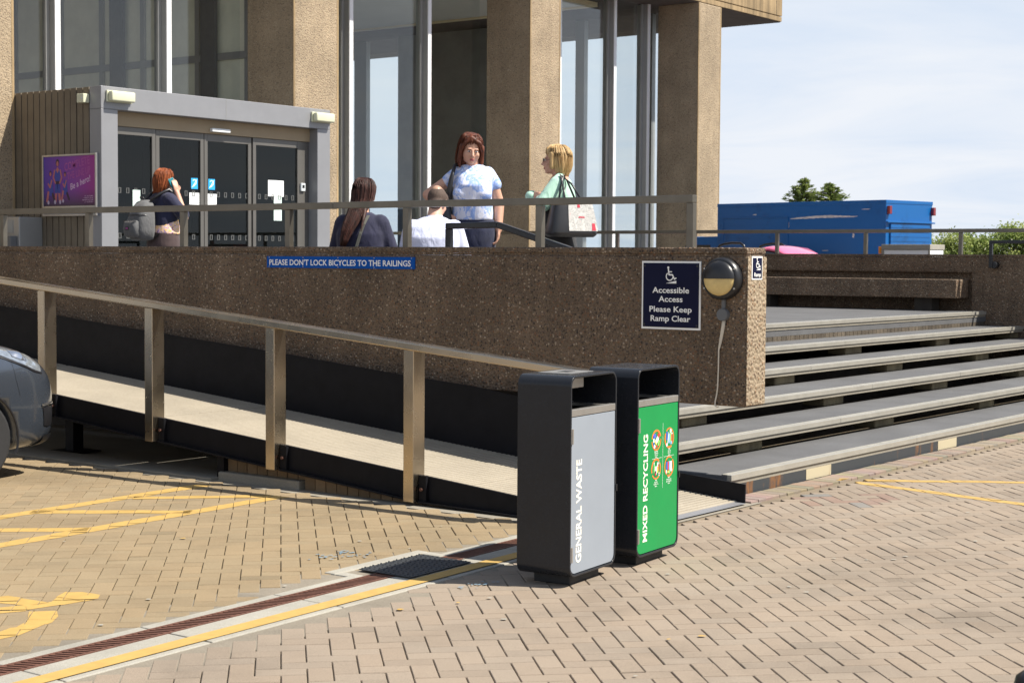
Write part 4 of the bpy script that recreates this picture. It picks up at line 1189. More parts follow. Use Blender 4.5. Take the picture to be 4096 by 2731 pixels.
def human2d(x, z, h, seated=False):
    k = h
    disc(fg, Pp, (x, z + .91 * k), .062 * k, .0007, 14, 2, .085 * k); disc(fg, Pp, (x, z + .89 * k), .042 * k, .0008, 14, 0, .058 * k)
    if not seated:
        stroke(fg, Pp, [(x - .03 * k, z + .42 * k), (x - .075 * k, z + .05 * k)], .075 * k, .0006, 0); stroke(fg, Pp, [(x + .03 * k, z + .42 * k), (x + .08 * k, z + .05 * k)], .075 * k, .0006, 0)
        stroke(fg, Pp, [(x - .03 * k, z + .45 * k), (x - .055 * k, z + .27 * k)], .1 * k, .0009, 1); stroke(fg, Pp, [(x + .03 * k, z + .45 * k), (x + .055 * k, z + .27 * k)], .1 * k, .0009, 1)
        poly(fg, Pp, [(x - .08 * k, z + .44 * k), (x + .08 * k, z + .44 * k), (x + .1 * k, z + .76 * k), (x - .1 * k, z + .76 * k)], .001, 1)
        poly(fg, Pp, [(x - .08 * k, z + .43 * k), (x + .08 * k, z + .43 * k), (x + .08 * k, z + .50 * k), (x - .08 * k, z + .50 * k)], .0011, 2)
        poly(fg, Pp, [(x - .06 * k, z + .76 * k), (x, z + .68 * k), (x + .06 * k, z + .76 * k), (x, z + .82 * k)], .0012, 0)
        for s in (-1, 1):
            stroke(fg, Pp, [(x + s * .1 * k, z + .74 * k), (x + s * .15 * k, z + .58 * k), (x + s * .08 * k, z + .46 * k)], .045 * k, .0013, 0)
            disc(fg, Pp, (x + s * .09 * k, z + .03 * k), .035 * k, .0014, 12, 3, .05 * k)
    else:
        poly(fg, Pp, [(x - .12 * k, z + .25 * k), (x + .14 * k, z + .25 * k), (x + .1 * k, z + .72 * k), (x - .06 * k, z + .72 * k)], .0009, 1)
        stroke(fg, Pp, [(x + .06 * k, z + .7 * k), (x - .02 * k, z + .5 * k), (x - .1 * k, z + .6 * k)], .06 * k, .001, 0); stroke(fg, Pp, [(x - .1 * k, z + .35 * k), (x - .16 * k, z + .1 * k)], .09 * k, .0011, 0); stroke(fg, Pp, [(x + .1 * k, z + .3 * k), (x + .2 * k, z + .1 * k)], .09 * k, .0011, 2)
        disc(fg, Pp, (x - .1 * k, z + .05 * k), .045 * k, .0012, 12, 3, .06 * k)
human2d(.295, .16, .55); human2d(.155, .15, .42, True); human2d(.44, .17, .38, True)
fg.build('printed_figures', fm, ps)
M['pghost'] = simple('poster ghost lettering', (.36, .06, .27), .5); M['pscript'] = simple('poster script', (.62, .42, .60), .5)
m = MB(); UX = Vector((1, 0, .17)).normalized(); UZ = Vector((-.1, 0, 1)).normalized()
put_text(m, 'COMPLETE', (X0, yq - .003, Z0), UX, UZ, .49, .98, .475, .10, .005, 0, 'fit', .0007); put_text(m, 'THE LINE UP', (X0, yq - .003, Z0), UX, UZ, .53, .98, .36, .09, .005, 0, 'fit', .0007)
m.build('ghost_lettering', M['pghost'], ps)
m = MB(); put_text(m, 'Be a hero!', (X0, yq - .003, Z0), Vector((1, 0, .28)).normalized(), Vector((-.05, 0, 1)).normalized(), .58, .97, .165, .08, .012, 0, 'fit', .0012)
for k, s in enumerate(['FULL YEAR STUDENTS', 'TAKE PART IN THE RUN', 'AND SHARE THE OUTCOME', 'AT YOUR UNIVERSITY']): put_text(m, s, (X0, yq - .003, Z0), FX, FZ, .98, .8, .235 - k * .024, .015, .01, 0, 'r', .0012)
m.build('script_lettering', M['pscript'], ps)

# ------------------------------------------------------------------ people
def remeshed(mb, name, mats, parent, voxel, smooth=4, disp=0.):
    me = bpy.data.meshes.new(name); me.from_pydata(mb.v, [], mb.f); me.update()
    bm = bmesh.new(); bm.from_mesh(me); bmesh.ops.recalc_face_normals(bm, faces=bm.faces); bm.to_mesh(me); bm.free()
    o = bpy.data.objects.new(name, me); C.objects.link(o)
    r = o.modifiers.new('r', 'REMESH'); r.mode = 'VOXEL'; r.voxel_size = voxel; r.adaptivity = 0
    s = o.modifiers.new('s', 'SMOOTH'); s.factor = .5; s.iterations = smooth
    dg = bpy.context.evaluated_depsgraph_get()
    m2 = bpy.data.meshes.new_from_object(o.evaluated_get(dg))
    bpy.data.objects.remove(o, do_unlink=True); bpy.data.meshes.remove(me)
    m2.name = name; m2.materials.clear()
    for m in (mats if isinstance(mats, (list, tuple)) else [mats]): m2.materials.append(m)
    m2.polygons.foreach_set('use_smooth', [True] * len(m2.polygons))
    o = bpy.data.objects.new(name, m2); C.objects.link(o); o.parent = parent
    if parent.get('_m') is not None: o['_m'] = list(parent['_m'])
    return o
def plain(mb, name, mats, parent, smooth=True):
    """child whose shapes are already in the parent's own space"""
    keep = parent.get('_m'); 
    if keep is not None: keep = list(keep); del parent['_m']
    o = mb.build(name, mats, parent, 0, smooth)
    if keep is not None: parent['_m'] = keep; o['_m'] = keep
    return o
def hand(mb, w, d, n, thumb, curl=.5, sc=1.0):
    """palm, four unequal fingers and a thumb; d finger direction, n palm side, thumb +1/-1 along d x n"""
    w, d, n = Vector(w), Vector(d).normalized(), Vector(n); n = (n - d * n.dot(d)).normalized()
    s = d.cross(n) * thumb
    R3 = Matrix((s, d, n)).transposed()
    mb.ell(w + d * .048 * sc, (.040 * sc, .055 * sc, .018 * sc), R3, 12, 8)
    for k, ln in zip((-.030, -.010, .011, .031), (.058, .072, .078, .070)):
        b = w + d * .085 * sc + s * k * sc
        c1 = (d * math.cos(curl * .7) + n * math.sin(curl * .7)); c2 = (d * math.cos(curl * 1.8) + n * math.sin(curl * 1.8)); c3 = (d * math.cos(curl * 2.6) + n * math.sin(curl * 2.6))
        p1 = b + c1 * ln * .45 * sc; p2 = p1 + c2 * ln * .32 * sc; p3 = p2 + c3 * ln * .23 * sc
        mb.cap(b - d * .02, p1, .0095 * sc, .009 * sc, 8); mb.cap(p1, p2, .009 * sc, .0082 * sc, 8); mb.cap(p2, p3, .0082 * sc, .007 * sc, 8)
    t0 = w + d * .025 * sc + s * .03 * sc; t1 = t0 + (d * .6 + s * .75 + n * .25).normalized() * .04 * sc; t2 = t1 + (d * .9 + s * .25 + n * .35).normalized() * .032 * sc
    mb.cap(t0, t1, .012 * sc, .0105 * sc, 8); mb.cap(t1, t2, .0105 * sc, .008 * sc, 8)
def head_shapes(mb, H, face=1.0):
    """H: head frame (x right, y forward, z up), origin between the ears"""
    R3 = H.to_3x3(); P = lambda x, y, z: H @ Vector((x, y, z))
    mb.ell(P(0, -.012, .032), (.074, .093, .088), R3, 20, 14)
    mb.ell(P(0, .030, -.036), (.058 * face, .062, .080), R3, 18, 12)
    mb.ell(P(0, .066, -.094), (.028, .024, .020), R3); mb.ell(P(0, .02, -.082), (.050 * face, .055, .030), R3)
    for s in (-1, 1):
        mb.ell(P(s * .036, .062, -.030), (.024 * face, .024, .026), R3)
        mb.ell(P(s * .030, .076, .020), (.024, .014, .010), R3)
        mb.ell(P(s * .074, -.008, -.012), (.009, .020, .032), R3)
    mb.cap(P(0, .086, .010), P(0, .112, -.030), .008, .013, 10); mb.ell(P(0, .098, -.036), (.018, .013, .010), R3)
    mb.ell(P(0, .085, -.066), (.024, .012, .013), R3)
def face_parts(H, parent, lipmat=None, brow=(.10, .05, .03)):
    R3 = H.to_3x3(); P = lambda x, y, z: H @ Vector((x, y, z))
    m = MB()
    for s in (-1, 1): m.ell(P(s * .031, .0815, .002), (.0135, .009, .0075), R3, 12, 8)
    e = plain(m, 'eyes', M['eyewhite'], parent)
    m = MB()
    for s in (-1, 1): m.ell(P(s * .031, .0885, .002), (.006, .004, .0062), R3, 10, 8)
    plain(m, 'irises', M['iris'], e)
    key = 'brow%.2f' % brow[0]
    if key not in M: M[key] = simple(key, brow, .8)
    m = MB()
    for s in (-1, 1): m.cap(P(s * .016, .0905, .018), P(s * .046, .080, .021), .0042, .003, 8)
    plain(m, 'eyebrows', M[key], parent)
    m = MB(); m.ell(P(0, .0955, -.0615), (.021, .006, .0048), R3); m.ell(P(0, .0945, -.0705), (.018, .007, .0058), R3)
    plain(m, 'lips', lipmat or M['lips'], parent)
def ring(c, rx, ry, n=24, tilt=None, p=2.0):
    out = []
    for i in range(n):
        a = 2 * math.pi * i / n
        ca, sa = math.cos(a), math.sin(a)
        q = Vector((rx * abs(ca) ** (2 / p) * (1 if ca >= 0 else -1), ry * abs(sa) ** (2 / p) * (1 if sa >= 0 else -1), 0))
        if tilt is not None: q = tilt @ q
        out.append(Vector(c) + q)
    return out
def person(label, loc, face_dir, group=None):
    ang = math.atan2(face_dir[1], face_dir[0]) - math.pi / 2
    return thing('person', label, 'person', loc, ang, group)
def headframe(pos, yaw=0., pitch=0., roll=0.):
    return Matrix.Translation(Vector(pos)) @ Matrix.Rotation(yaw, 4, 'Z') @ Matrix.Rotation(pitch, 4, 'X') @ Matrix.Rotation(roll, 4, 'Y')
D2 = math.radians
def legs(mb, hip_z=.93, sp=.095, r=(.088, .062, .045), feet=True, walk=0.):
    for s in (-1, 1):
        k = s * walk
        h = (s * sp, 0, hip_z); kn = (s * sp * .95, .02 + k * .6, .50); an = (s * sp * .9, -.02 + k, .085)
        mb.cap(h, kn, r[0], r[1], 14); mb.cap(kn, an, r[1], r[2], 14)
        if feet: mb.cap((an[0], an[1] - .03, .04), (an[0] + s * .02, an[1] + .15, .032), .038, .032, 12)

M['hairred'] = hair_mat('auburn hair', (.035, .010, .006), (.17, .05, .024))
M['hairginger'] = hair_mat('ginger hair', (.13, .03, .01), (.42, .12, .04))
M['hairblond'] = hair_mat('blonde hair', (.30, .17, .06), (.70, .50, .25))
M['hairdark'] = hair_mat('dark brown hair', (.012, .007, .006), (.075, .026, .018))
M['hairshort'] = simple('cropped brown hair', (.075, .048, .036), .8, 0, .3, 60, .4)
M['bald'] = simple('balding scalp', (.40, .24, .16), .45, 0, .1, 30)
M['tiedye'] = patterned('white and blue tie dye top', [(.36, (.72, .73, .82)), (.49, (.68, .71, .85)), (.56, (.22, .36, .74)), (.62, (.42, .53, .82)), (.68, (.84, .84, .9))], 9, 1.6)
M['navycloth'] = cloth('navy cloth', (.012, .016, .045), .25)
M['navysweat'] = cloth('navy sweater', (.010, .011, .038), .2, .4, 10)
M['shirt'] = cloth('pale blue shirt', (.62, .66, .85), .04, .5, 9)
M['mint'] = cloth('mint cardigan', (.42, .66, .52), .06, .35, 12)
M['blackcloth'] = cloth('black dress', (.010, .010, .012), .3, .2)
M['brownskirt'] = cloth('dark brown skirt', (.058, .035, .034), .15, .15)
M['floral'] = patterned('floral blouse', [(.30, (.03, .03, .10)), (.40, (.62, .42, .62)), (.47, (.80, .48, .05)), (.56, (.72, .60, .70)), (.63, (.45, .12, .10)), (.70, (.05, .04, .12))], 22, .8)
M['rucksack'] = cloth('grey rucksack cloth', (.10, .10, .103), .1, .25, 20)
M['blackleather'] = simple('black leather', (.018, .018, .020), .35, 0, .2, 12, .15)
M['strap'] = simple('grey green strap', (.10, .10, .085), .7)
M['phone'] = simple('teal phone', (.0, .16, .19), .3)
M['lens'] = simple('spectacle lens', (.04, .04, .05), .1)
M['shoe'] = simple('dark shoe', (.02, .02, .02), .5)
M['tote'] = patterned('printed canvas', [(.36, (.56, .55, .52)), (.46, (.50, .49, .47)), (.49, (.16, .16, .16)), (.52, (.58, .57, .54)), (.60, (.36, .36, .35)), (.66, (.60, .59, .56)), (.72, (.42, .08, .09))], 26, .6, .05)
M['redpatch'] = simple('red print patch', (.48, .03, .06), .7)

def torso(mb, z0, z1, prof, lean=0.):
    """prof: list of (height fraction, rx, ry, yshift)"""
    mb.loft([ring((0, y + lean * f * f, z0 + (z1 - z0) * f), rx, ry, 24, None, 2.3) for f, rx, ry, y in prof])

def hairloft(rows, h, P, R3): h.loft([[P(q.x, q.y, z) for q in ring((x, y, 0), rx, ry, 28)] for z, rx, ry, x, y in rows])
def strands(rows, P, n, seed, r=.0028, amp=.011, back=0.):
    rg = random.Random(seed); m = MB()
    for k in range(n):
        a = rg.uniform(0, 2 * math.pi); i1 = rg.choice([len(rows) - 1, len(rows) - 2, len(rows) - 1]); da = rg.uniform(-.12, .12); pts = []
        if math.sin(a) > .35: i1 = rg.choice([3, 4])
        off = rg.uniform(.0005, amp)
        for i in range(1 + rg.choice([0, 0, 1]), i1 + 1):
            z, rx, ry, x, y = rows[i]; b = a + da * i / len(rows)
            f = 1 if i < len(rows) - 1 else 1.6
            pts.append(P(x + (rx * f + off) * math.cos(b), y + (ry * f + off) * math.sin(b), z - (0 if i < len(rows) - 1 else rg.uniform(.0, .012))))
        if len(pts) > 1: m.tube(pts, [r] * (len(pts) - 1) + [r * .3], 5)
    return m
# ---- A: woman in the white and blue top, facing the seated pair
pa = person('woman with an auburn bob in a white and blue top, one hand on hip, standing', (-8.76, 11.05, .93), (.60, -.80))
H = headframe((.015, .045, 1.575), D2(12), D2(-17), D2(-4))
b = MB(); head_shapes(b, H, 1.24); b.ell(H @ Vector((0, .045, -.055)), (.062, .040, .052), H.to_3x3())
b.cap((0, .0, 1.40), (.01, .03, 1.53), .060, .052, 14)
torso(b, .86, 1.44, [(0, .17, .12, 0), (.4, .15, .11, 0), (.75, .16, .11, 0), (.93, .15, .085, 0), (1, .07, .06, 0)])
b.cap((.150, -.01, 1.355), (.385, -.05, 1.195), .050, .046, 14); b.cap((.385, -.05, 1.195), (.255, .07, 1.03), .046, .031, 14)
hand(b, (.255, .07, 1.03), (-.8, .25, -.45), (-.5, -.7, .1), -1, .45)
b.cap((-.150, -.01, 1.355), (-.225, -.045, 1.12), .050, .046, 14); b.cap((-.225, -.045, 1.12), (-.222, .035, .90), .045, .031, 14)
hand(b, (-.222, .035, .90), (.1, .12, -1), (1, .1, .0), 1, .5)
legs(b)
body = remeshed(b, 'body', M['skin'], pa, .0075, 3)
face_parts(H, pa, None, (.08, .03, .02))
h = MB(); P = lambda x, y, z: H @ Vector((x, y, z)); R3 = H.to_3x3()
auburn_rows = [(.140, .02, .02, .01, -.015), (.132, .050, .052, .008, -.018), (.105, .078, .084, .004, -.022), (.065, .094, .098, 0, -.030), (.02, .100, .088, 0, -.045), (-.05, .106, .078, 0, -.050), (-.10, .107, .070, 0, -.048), (-.140, .098, .056, 0, -.046), (-.158, .075, .035, 0, -.046)]
hairloft(auburn_rows, h, P, R3)
for s in (-1, 1):
    h.cap(P(s * .088, .022, .03), P(s * .096, .028, -.10), .022, .022); h.cap(P(s * .096, .028, -.10), P(s * .086, .038, -.145), .020, .012)
h.cap(P(.02, .045, .108), P(-.055, .062, .070), .026, .020); h.cap(P(-.055, .062, .070), P(-.086, .038, .01), .020, .018); h.cap(P(.02, .045, .108), P(.066, .055, .065), .024, .016); h.cap(P(.066, .055, .065), P(.088, .03, .0), .016, .016)
hr_ = remeshed(h, 'hair', M['hairred'], pa, .0075, 3)
plain(strands(auburn_rows, P, 170, 65), 'hair_strands', M['hairred'], hr_)
t = MB(); torso(t, .98, 1.45, [(0, .172, .138, .01), (.12, .176, .145, .012), (.40, .165, .148, .025), (.62, .164, .155, .035), (.80, .160, .120, .015), (.92, .135, .085, 0), (1.0, .085, .060, .0)])
for s, e in ((1, (.205, -.02, 1.315)), (-1, (-.185, -.02, 1.285))): t.cap((s * .125, -.005, 1.375), e, .064, .062, 14)
for s in (-1, 1): t.ell((s * .085, .115, 1.20), (.085, .065, .075))
remeshed(t, 'top', M['tiedye'], pa, .010, 5)
t = MB(); t.loft([ring((0, 0, z), rx, ry, 24, None, 2.2) for z, rx, ry in ((.99, .185, .135), (.9, .205, .15), (.8, .205, .15), (.7, .19, .135))])
for s in (-1, 1): t.cap((s * .098, .0, .78), (s * .095, .02, .48), .098, .078, 14); t.cap((s * .095, .02, .48), (s * .09, -.02, .08), .078, .07, 14)
remeshed(t, 'trousers', M['navycloth'], pa, .012, 5)
t = MB()
for s in (-1, 1): t.cap((s * .088, -.05, .045), (s * .105, .14, .035), .046, .038, 12)
plain(t, 'shoes', M['shoe'], pa)
t = MB(); t.loft([ring((-.222, .03, .925 + k * .008), .038, .036, 16) for k in range(4)]); plain(t, 'wristwatch', M['paper'], pa)
mA = mat_of(pa)
bg_ = thing('shoulder_bag', 'black shoulder bag tucked under the arm of the woman in the white and blue top', 'bag', mA @ Vector((.22, -.03, 1.05)), pa.rotation_euler.z)
inv = Matrix.Identity(4); m = MB(); W_pts = lambda l: [tuple(mA @ Vector(p)) for p in l]
m.tube(W_pts([(.12, -.11, 1.33), (.135, -.03, 1.462), (.15, .07, 1.44), (.175, .12, 1.34), (.195, .11, 1.22), (.20, .085, 1.12)]), [.012, .013, .014, .018, .024, .03], 8); m.build('strap', M['blackleather'], bg_, 0, True)
m = MB(); m.loft([[mA @ p for p in ring((.225, .0, z), rx, ry, 20, None, 3)] for z, rx, ry in ((.88, .055, .13), (.90, .065, .15), (1.0, .06, .15), (1.09, .045, .13), (1.13, .02, .10))]); m.build('bag_body', M['blackleather'], bg_, 0, True)

# ---- M: balding man seated with his back turned
pmn = person('man in a pale blue shirt with a balding crown, seated with his back turned', (-8.44, 10.14, .93), (-.52, .85))
H = headframe((.02, .10, 1.105), D2(-8), D2(-24), 0)
b = MB(); head_shapes(b, H, 1.08); b.cap((0, .02, .93), (.01, .085, 1.05), .062, .058, 14)
torso(b, .43, .98, [(0, .17, .13, .0), (.4, .16, .12, -.01), (.75, .18, .12, .0), (.93, .15, .09, .02), (1, .07, .06, .03)])
for s in (-1, 1):
    b.cap((s * .175, .02, .90), (s * .235, .10, .63), .055, .046, 14); b.cap((s * .235, .10, .63), (s * .10, .33, .56), .044, .032, 14); hand(b, (s * .10, .33, .56), (-s * .5, .6, -.2), (0, -.2, -1), s, .6)
    b.cap((s * .10, .03, .50), (s * .13, .44, .50), .088, .062, 14); b.cap((s * .13, .44, .50), (s * .13, .42, .08), .060, .045, 14); b.cap((s * .13, .40, .04), (s * .145, .57, .035), .04, .034, 12)
remeshed(b, 'body', M['skinpale'], pmn, .008, 3)
h = MB(); P = lambda x, y, z: H @ Vector((x, y, z)); R3 = H.to_3x3()
h.ell(P(0, -.018, .028), (.0785, .0960, .087), R3, 20, 14); h.ell(P(0, -.055, -.03), (.066, .05, .055), R3)
for s in (-1, 1): h.ell(P(s * .06, .02, .03), (.02, .055, .05), R3)
remeshed(h, 'hair', M['hairshort'], pmn, .0075, 3)
h = MB(); h.ell(P(0, -.040, .061), (.052, .064, .060), R3, 18, 12); plain(h, 'bald_crown', M['bald'], pmn)
face_parts(H, pmn)
t = MB(); torso(t, .42, .985, [(0, .20, .165, .0), (.2, .205, .165, -.02), (.45, .205, .155, -.035), (.7, .215, .145, -.03), (.85, .205, .125, .0), (.95, .14, .09, .025), (1.0, .085, .07, .035)])
for s in (-1, 1): t.cap((s * .165, .01, .885), (s * .245, .10, .63), .082, .066, 14); t.cap((s * .245, .10, .63), (s * .11, .32, .565), .062, .045, 14)
remeshed(t, 'shirt', M['shirt'], pmn, .0105, 5)
t = MB(); t.loft([ring((.005, .045, .955 + .014 * k), .077 - .004 * k, .074 - .004 * k, 20) for k in range(4)]); plain(t, 'collar', M['shirt'], pmn)
t = MB()
t.ell((0, .02, .50), (.19, .15, .11))
for s in (-1, 1): t.cap((s * .10, .03, .51), (s * .13, .45, .51), .100, .078, 14); t.cap((s * .13, .45, .51), (s * .13, .42, .10), .076, .066, 14)
remeshed(t, 'trousers', M['navycloth'], pmn, .012, 4)
t = MB()
for s in (-1, 1): t.cap((s * .13, .38, .045), (s * .15, .60, .038), .046, .040, 12)
plain(t, 'shoes', M['shoe'], pmn)

# ---- F: long haired woman seated with her back turned
pf = person('woman with long brown hair in a navy sweater, seated with her back turned', (-9.20, 10.14, .93), (-.42, .90))
H = headframe((.01, .06, 1.185), D2(-10), D2(-6), 0)
b = MB(); head_shapes(b, H); b.cap((0, .01, .99), (0, .04, 1.12), .052, .048, 14)
torso(b, .43, 1.02, [(0, .17, .13, .0), (.4, .15, .11, 0), (.75, .16, .11, .0), (.93, .15, .085, .0), (1, .07, .06, .01)])
for s in (-1, 1):
    b.cap((s * .17, .0, .95), (s * .235, .06, .66), .052, .044, 14); b.cap((s * .235, .06, .66), (s * .09, .28, .58), .042, .030, 14); hand(b, (s * .09, .28, .58), (-s * .6, .5, -.2), (0, -.2, -1), s, .6)
    b.cap((s * .10, .03, .50), (s * .11, .43, .50), .088, .062, 14); b.cap((s * .11, .43, .50), (s * .11, .42, .08), .060, .045, 14); b.cap((s * .11, .40, .04), (s * .12, .56, .035), .038, .032, 12)
remeshed(b, 'body', M['skin'], pf, .008, 3)
face_parts(H, pf)
h = MB(); P = lambda x, y, z: H @ Vector((x, y, z)); R3 = H.to_3x3()
dark_rows = [(.130, .02, .02, 0, -.02), (.122, .045, .05, 0, -.02), (.10, .070, .078, 0, -.021), (.06, .087, .096, 0, -.022), (.01, .091, .098, 0, -.030), (-.05, .088, .085, 0, -.042), (-.11, .080, .062, -.005, -.075), (-.18, .070, .046, -.014, -.125), (-.25, .060, .036, -.024, -.170), (-.33, .045, .028, -.036, -.210), (-.41, .026, .02, -.05, -.232), (-.46, .009, .009, -.056, -.238)]
hairloft(dark_rows, h, P, R3)
h.cap(P(.05, -.08, -.1), P(.075, -.16, -.24), .026, .014); h.cap(P(.075, -.16, -.24), P(.08, -.2, -.34), .014, .006); h.cap(P(-.03, -.16, -.2), P(-.075, -.245, -.45), .018, .006)
hr_ = remeshed(h, 'hair', M['hairdark'], pf, .0075, 3)
plain(strands(dark_rows, P, 190, 70), 'hair_strands', M['hairdark'], hr_)
t = MB(); torso(t, .42, 1.03, [(0, .205, .17, .0), (.2, .205, .165, -.01), (.45, .20, .15, -.02), (.7, .205, .14, -.02), (.86, .19, .115, .0), (.95, .13, .085, .005), (1.0, .075, .062, .01)])
for s in (-1, 1): t.cap((s * .155, .0, .935), (s * .250, .055, .66), .080, .068, 14); t.cap((s * .250, .055, .66), (s * .10, .28, .585), .066, .046, 14)
remeshed(t, 'sweater', M['navysweat'], pf, .0105, 5)
t = MB(); t.ell((0, .02, .50), (.19, .15, .11))
for s in (-1, 1): t.cap((s * .10, .03, .51), (s * .11, .44, .51), .098, .076, 14); t.cap((s * .11, .44, .51), (s * .11, .42, .10), .074, .062, 14)
remeshed(t, 'trousers', M['navycloth'], pf, .012, 4)
t = MB()
for s in (-1, 1): t.cap((s * .11, .38, .045), (s * .125, .59, .038), .044, .038, 12)
plain(t, 'shoes', M['shoe'], pf)
mF = mat_of(pf)
bg_ = thing('crossbody_bag', 'thin grey green bag strap across the back of the navy sweater', 'bag', mF @ Vector((-.1, -.2, .6)), pf.rotation_euler.z)
m = MB(); path = [mF @ Vector(p) for p in ((.085, .03, 1.015), (.075, -.065, 1.0), (.055, -.125, .93), (.035, -.158, .85), (.01, -.176, .75), (-.02, -.186, .65), (-.05, -.19, .56), (-.08, -.186, .47))]
for i in range(len(path) - 1): m.bar(path[i], path[i + 1], .024, .006, (mF.to_3x3() @ Vector((0, -1, .1))))
m.build('strap', M['strap'], bg_)
m = MB(); m.loft([[mF @ p for p in ring((-.2, -.12, z), .07, .045, 16, None, 3)] for z in (.43, .45, .55, .57)]); m.build('bag_body', M['blackleather'], bg_, 0, True)

# ---- B: blonde woman in profile, arms folded
pb_ = person('blonde woman in glasses and a mint cardigan, standing in profile with folded arms', (-8.22, 11.55, .93), (-.86, -.42))
H = headframe((0, .03, 1.495), D2(4), D2(0), 0)
b = MB(); head_shapes(b, H, 1.05); b.cap((0, -.015, 1.32), (0, .015, 1.44), .056, .050, 14)
torso(b, .80, 1.37, [(0, .17, .13, 0), (.4, .15, .12, 0), (.75, .16, .12, 0), (.93, .14, .085, -.01), (1, .07, .06, -.01)])
for s in (-1, 1):
    b.cap((s * .145, -.02, 1.265), (s * .235, .09, 1.125), .048, .042, 14)
    b.cap((s * .235, .09, 1.125), (-s * .05, .215 + s * .02, 1.185), .042, .031, 14)
    hand(b, (-s * .05, .215 + s * .02, 1.185), (-s * 1, -.75, .05), (0, -1, 0), -s, .4)
legs(b, .86, .09, (.09, .06, .042))
remeshed(b, 'body', M['skin'], pb_, .0075, 3)
face_parts(H, pb_, None, (.30, .18, .08))
h = MB(); P = lambda x, y, z: H @ Vector((x, y, z)); R3 = H.to_3x3()
blonde_rows = [(.140, .02, .02, 0, -.015), (.131, .052, .054, 0, -.018), (.105, .080, .088, 0, -.022), (.065, .096, .104, 0, -.030), (.02, .101, .096, 0, -.044), (-.04, .102, .084, 0, -.054), (-.085, .096, .070, 0, -.056), (-.118, .084, .052, 0, -.056), (-.132, .06, .03, 0, -.056)]
hairloft(blonde_rows, h, P, R3)
for s in (-1, 1): h.cap(P(s * .086, .02, .05), P(s * .094, .022, -.06), .022, .022); h.cap(P(s * .03, .056, .095), P(s * .082, .04, .03), .024, .016)
h.cap(P(-.04, .060, .088), P(.03, .066, .086), .022, .022)
hr_ = remeshed(h, 'hair', M['hairblond'], pb_, .0075, 3)
plain(strands(blonde_rows, P, 170, 66), 'hair_strands', M['hairblond'], hr_)
g_ = MB()
for s in (-1, 1):
    g_.tube([P(s * .031 + .021 * math.cos(a), .1015, .001 + .015 * math.sin(a)) for a in [2 * math.pi * k / 14 for k in range(15)]], .0022, 6); g_.tube([P(s * .052, .1, .006), P(s * .079, .0, .004)], .002, 6)
g_.tube([P(-.011, .104, .004), P(.011, .104, .004)], .002, 6)
plain(g_, 'glasses', M['lens'], pb_)
t = MB(); t.loft([ring((0, y, z), rx, ry, 24, None, 2.2) for z, rx, ry, y in ((1.335, .075, .065, -.005), (1.30, .13, .09, 0), (1.2, .165, .128, .015), (1.1, .17, .145, .025), (1.0, .165, .14, .02), (.88, .19, .155, .01), (.74, .20, .165, .0), (.55, .18, .15, 0), (.40, .175, .145, 0))])
remeshed(t, 'dress', M['blackcloth'], pb_, .011, 5)
t = MB()
for s in (-1, 1):
    t.cap((s * .140, -.02, 1.285), (s * .238, .09, 1.12), .080, .070, 14); t.cap((s * .238, .09, 1.12), (-s * .085, .205 + s * .02, 1.188), .066, .052, 14)
    t.cap((s * .075, -.02, 1.345), (s * .15, -.01, 1.285), .045, .062, 12)
t.loft([ring((0, y, z), rx, ry, 28, None, 2.3) for z, rx, ry, y in ((1.345, .075, .05, -.035), (1.30, .155, .085, -.03), (1.2, .185, .115, -.025), (1.1, .19, .125, -.025), (1.0, .186, .128, -.028), (.90, .195, .138, -.03), (.86, .17, .12, -.03))])
remeshed(t, 'cardigan', M['mint'], pb_, .0105, 4)
t = MB(); t.tube([(.068, -.02, 1.36), (.085, .06, 1.30), (.07, .125, 1.20), (.03, .165, 1.12)], .006, 6); t.tube([(-.068, -.02, 1.36), (-.085, .06, 1.30), (-.07, .125, 1.20), (-.03, .165, 1.12)], .006, 6); t.tube([(0, .17, 1.0), (0, .185, .93)], .006, 6)
ly = plain(t, 'lanyard', M['strap'], pb_)
t = MB(); t.box(-.004, .075, .168, .172, .80, .91); plain(t, 'name_badge', M['paper'], ly, False)
t = MB()
for s in (-1, 1): t.cap((s * .082, -.05, .045), (s * .095, .14, .035), .044, .036, 12)
plain(t, 'shoes', M['shoe'], pb_)
mB = mat_of(pb_)
bg_ = thing('tote_bag', 'black tote bag with a white and red printed side hanging from a shoulder', 'bag', mB @ Vector((-.27, -.15, .86)), pb_.rotation_euler.z + D2(42))
Tb = Matrix.Translation(mB @ Vector((-.27, -.15, .86))) @ Matrix.Rotation(pb_.rotation_euler.z + D2(42), 4, 'Z')
def tote_ring(z, rx, ry): return [Tb @ p for p in ring((0, 0, z), rx, ry, 28, None, 4.5)]
m = MB(); m.loft([tote_ring(z, rx, ry) for z, rx, ry in ((-.02, .085, .20), (0, .10, .225), (.02, .102, .225), (.12, .085, .205), (.27, .06, .175), (.285, .056, .172))]); m.build('bag_body', M['blackleather'], bg_, 0, True)
m = MB()
def pnl(y, z, off=.004):
    rx = .102 + (.06 - .102) * max(0, (z - .02)) / .25
    return Tb @ Vector((-rx - off, y, z))
rows = [(0.03, .205), (.08, .2), (.15, .19), (.22, .178), (.265, .17)]
for (z0, w0), (z1, w1) in zip(rows[:-1], rows[1:]):
    m.add([pnl(-w0, z0), pnl(w0 * .4, z0), pnl(w1 * .4, z1), pnl(-w1, z1)], [(0, 3, 2, 1)])
pr = m.build('printed_panel', M['tote'], bg_)
m = MB()
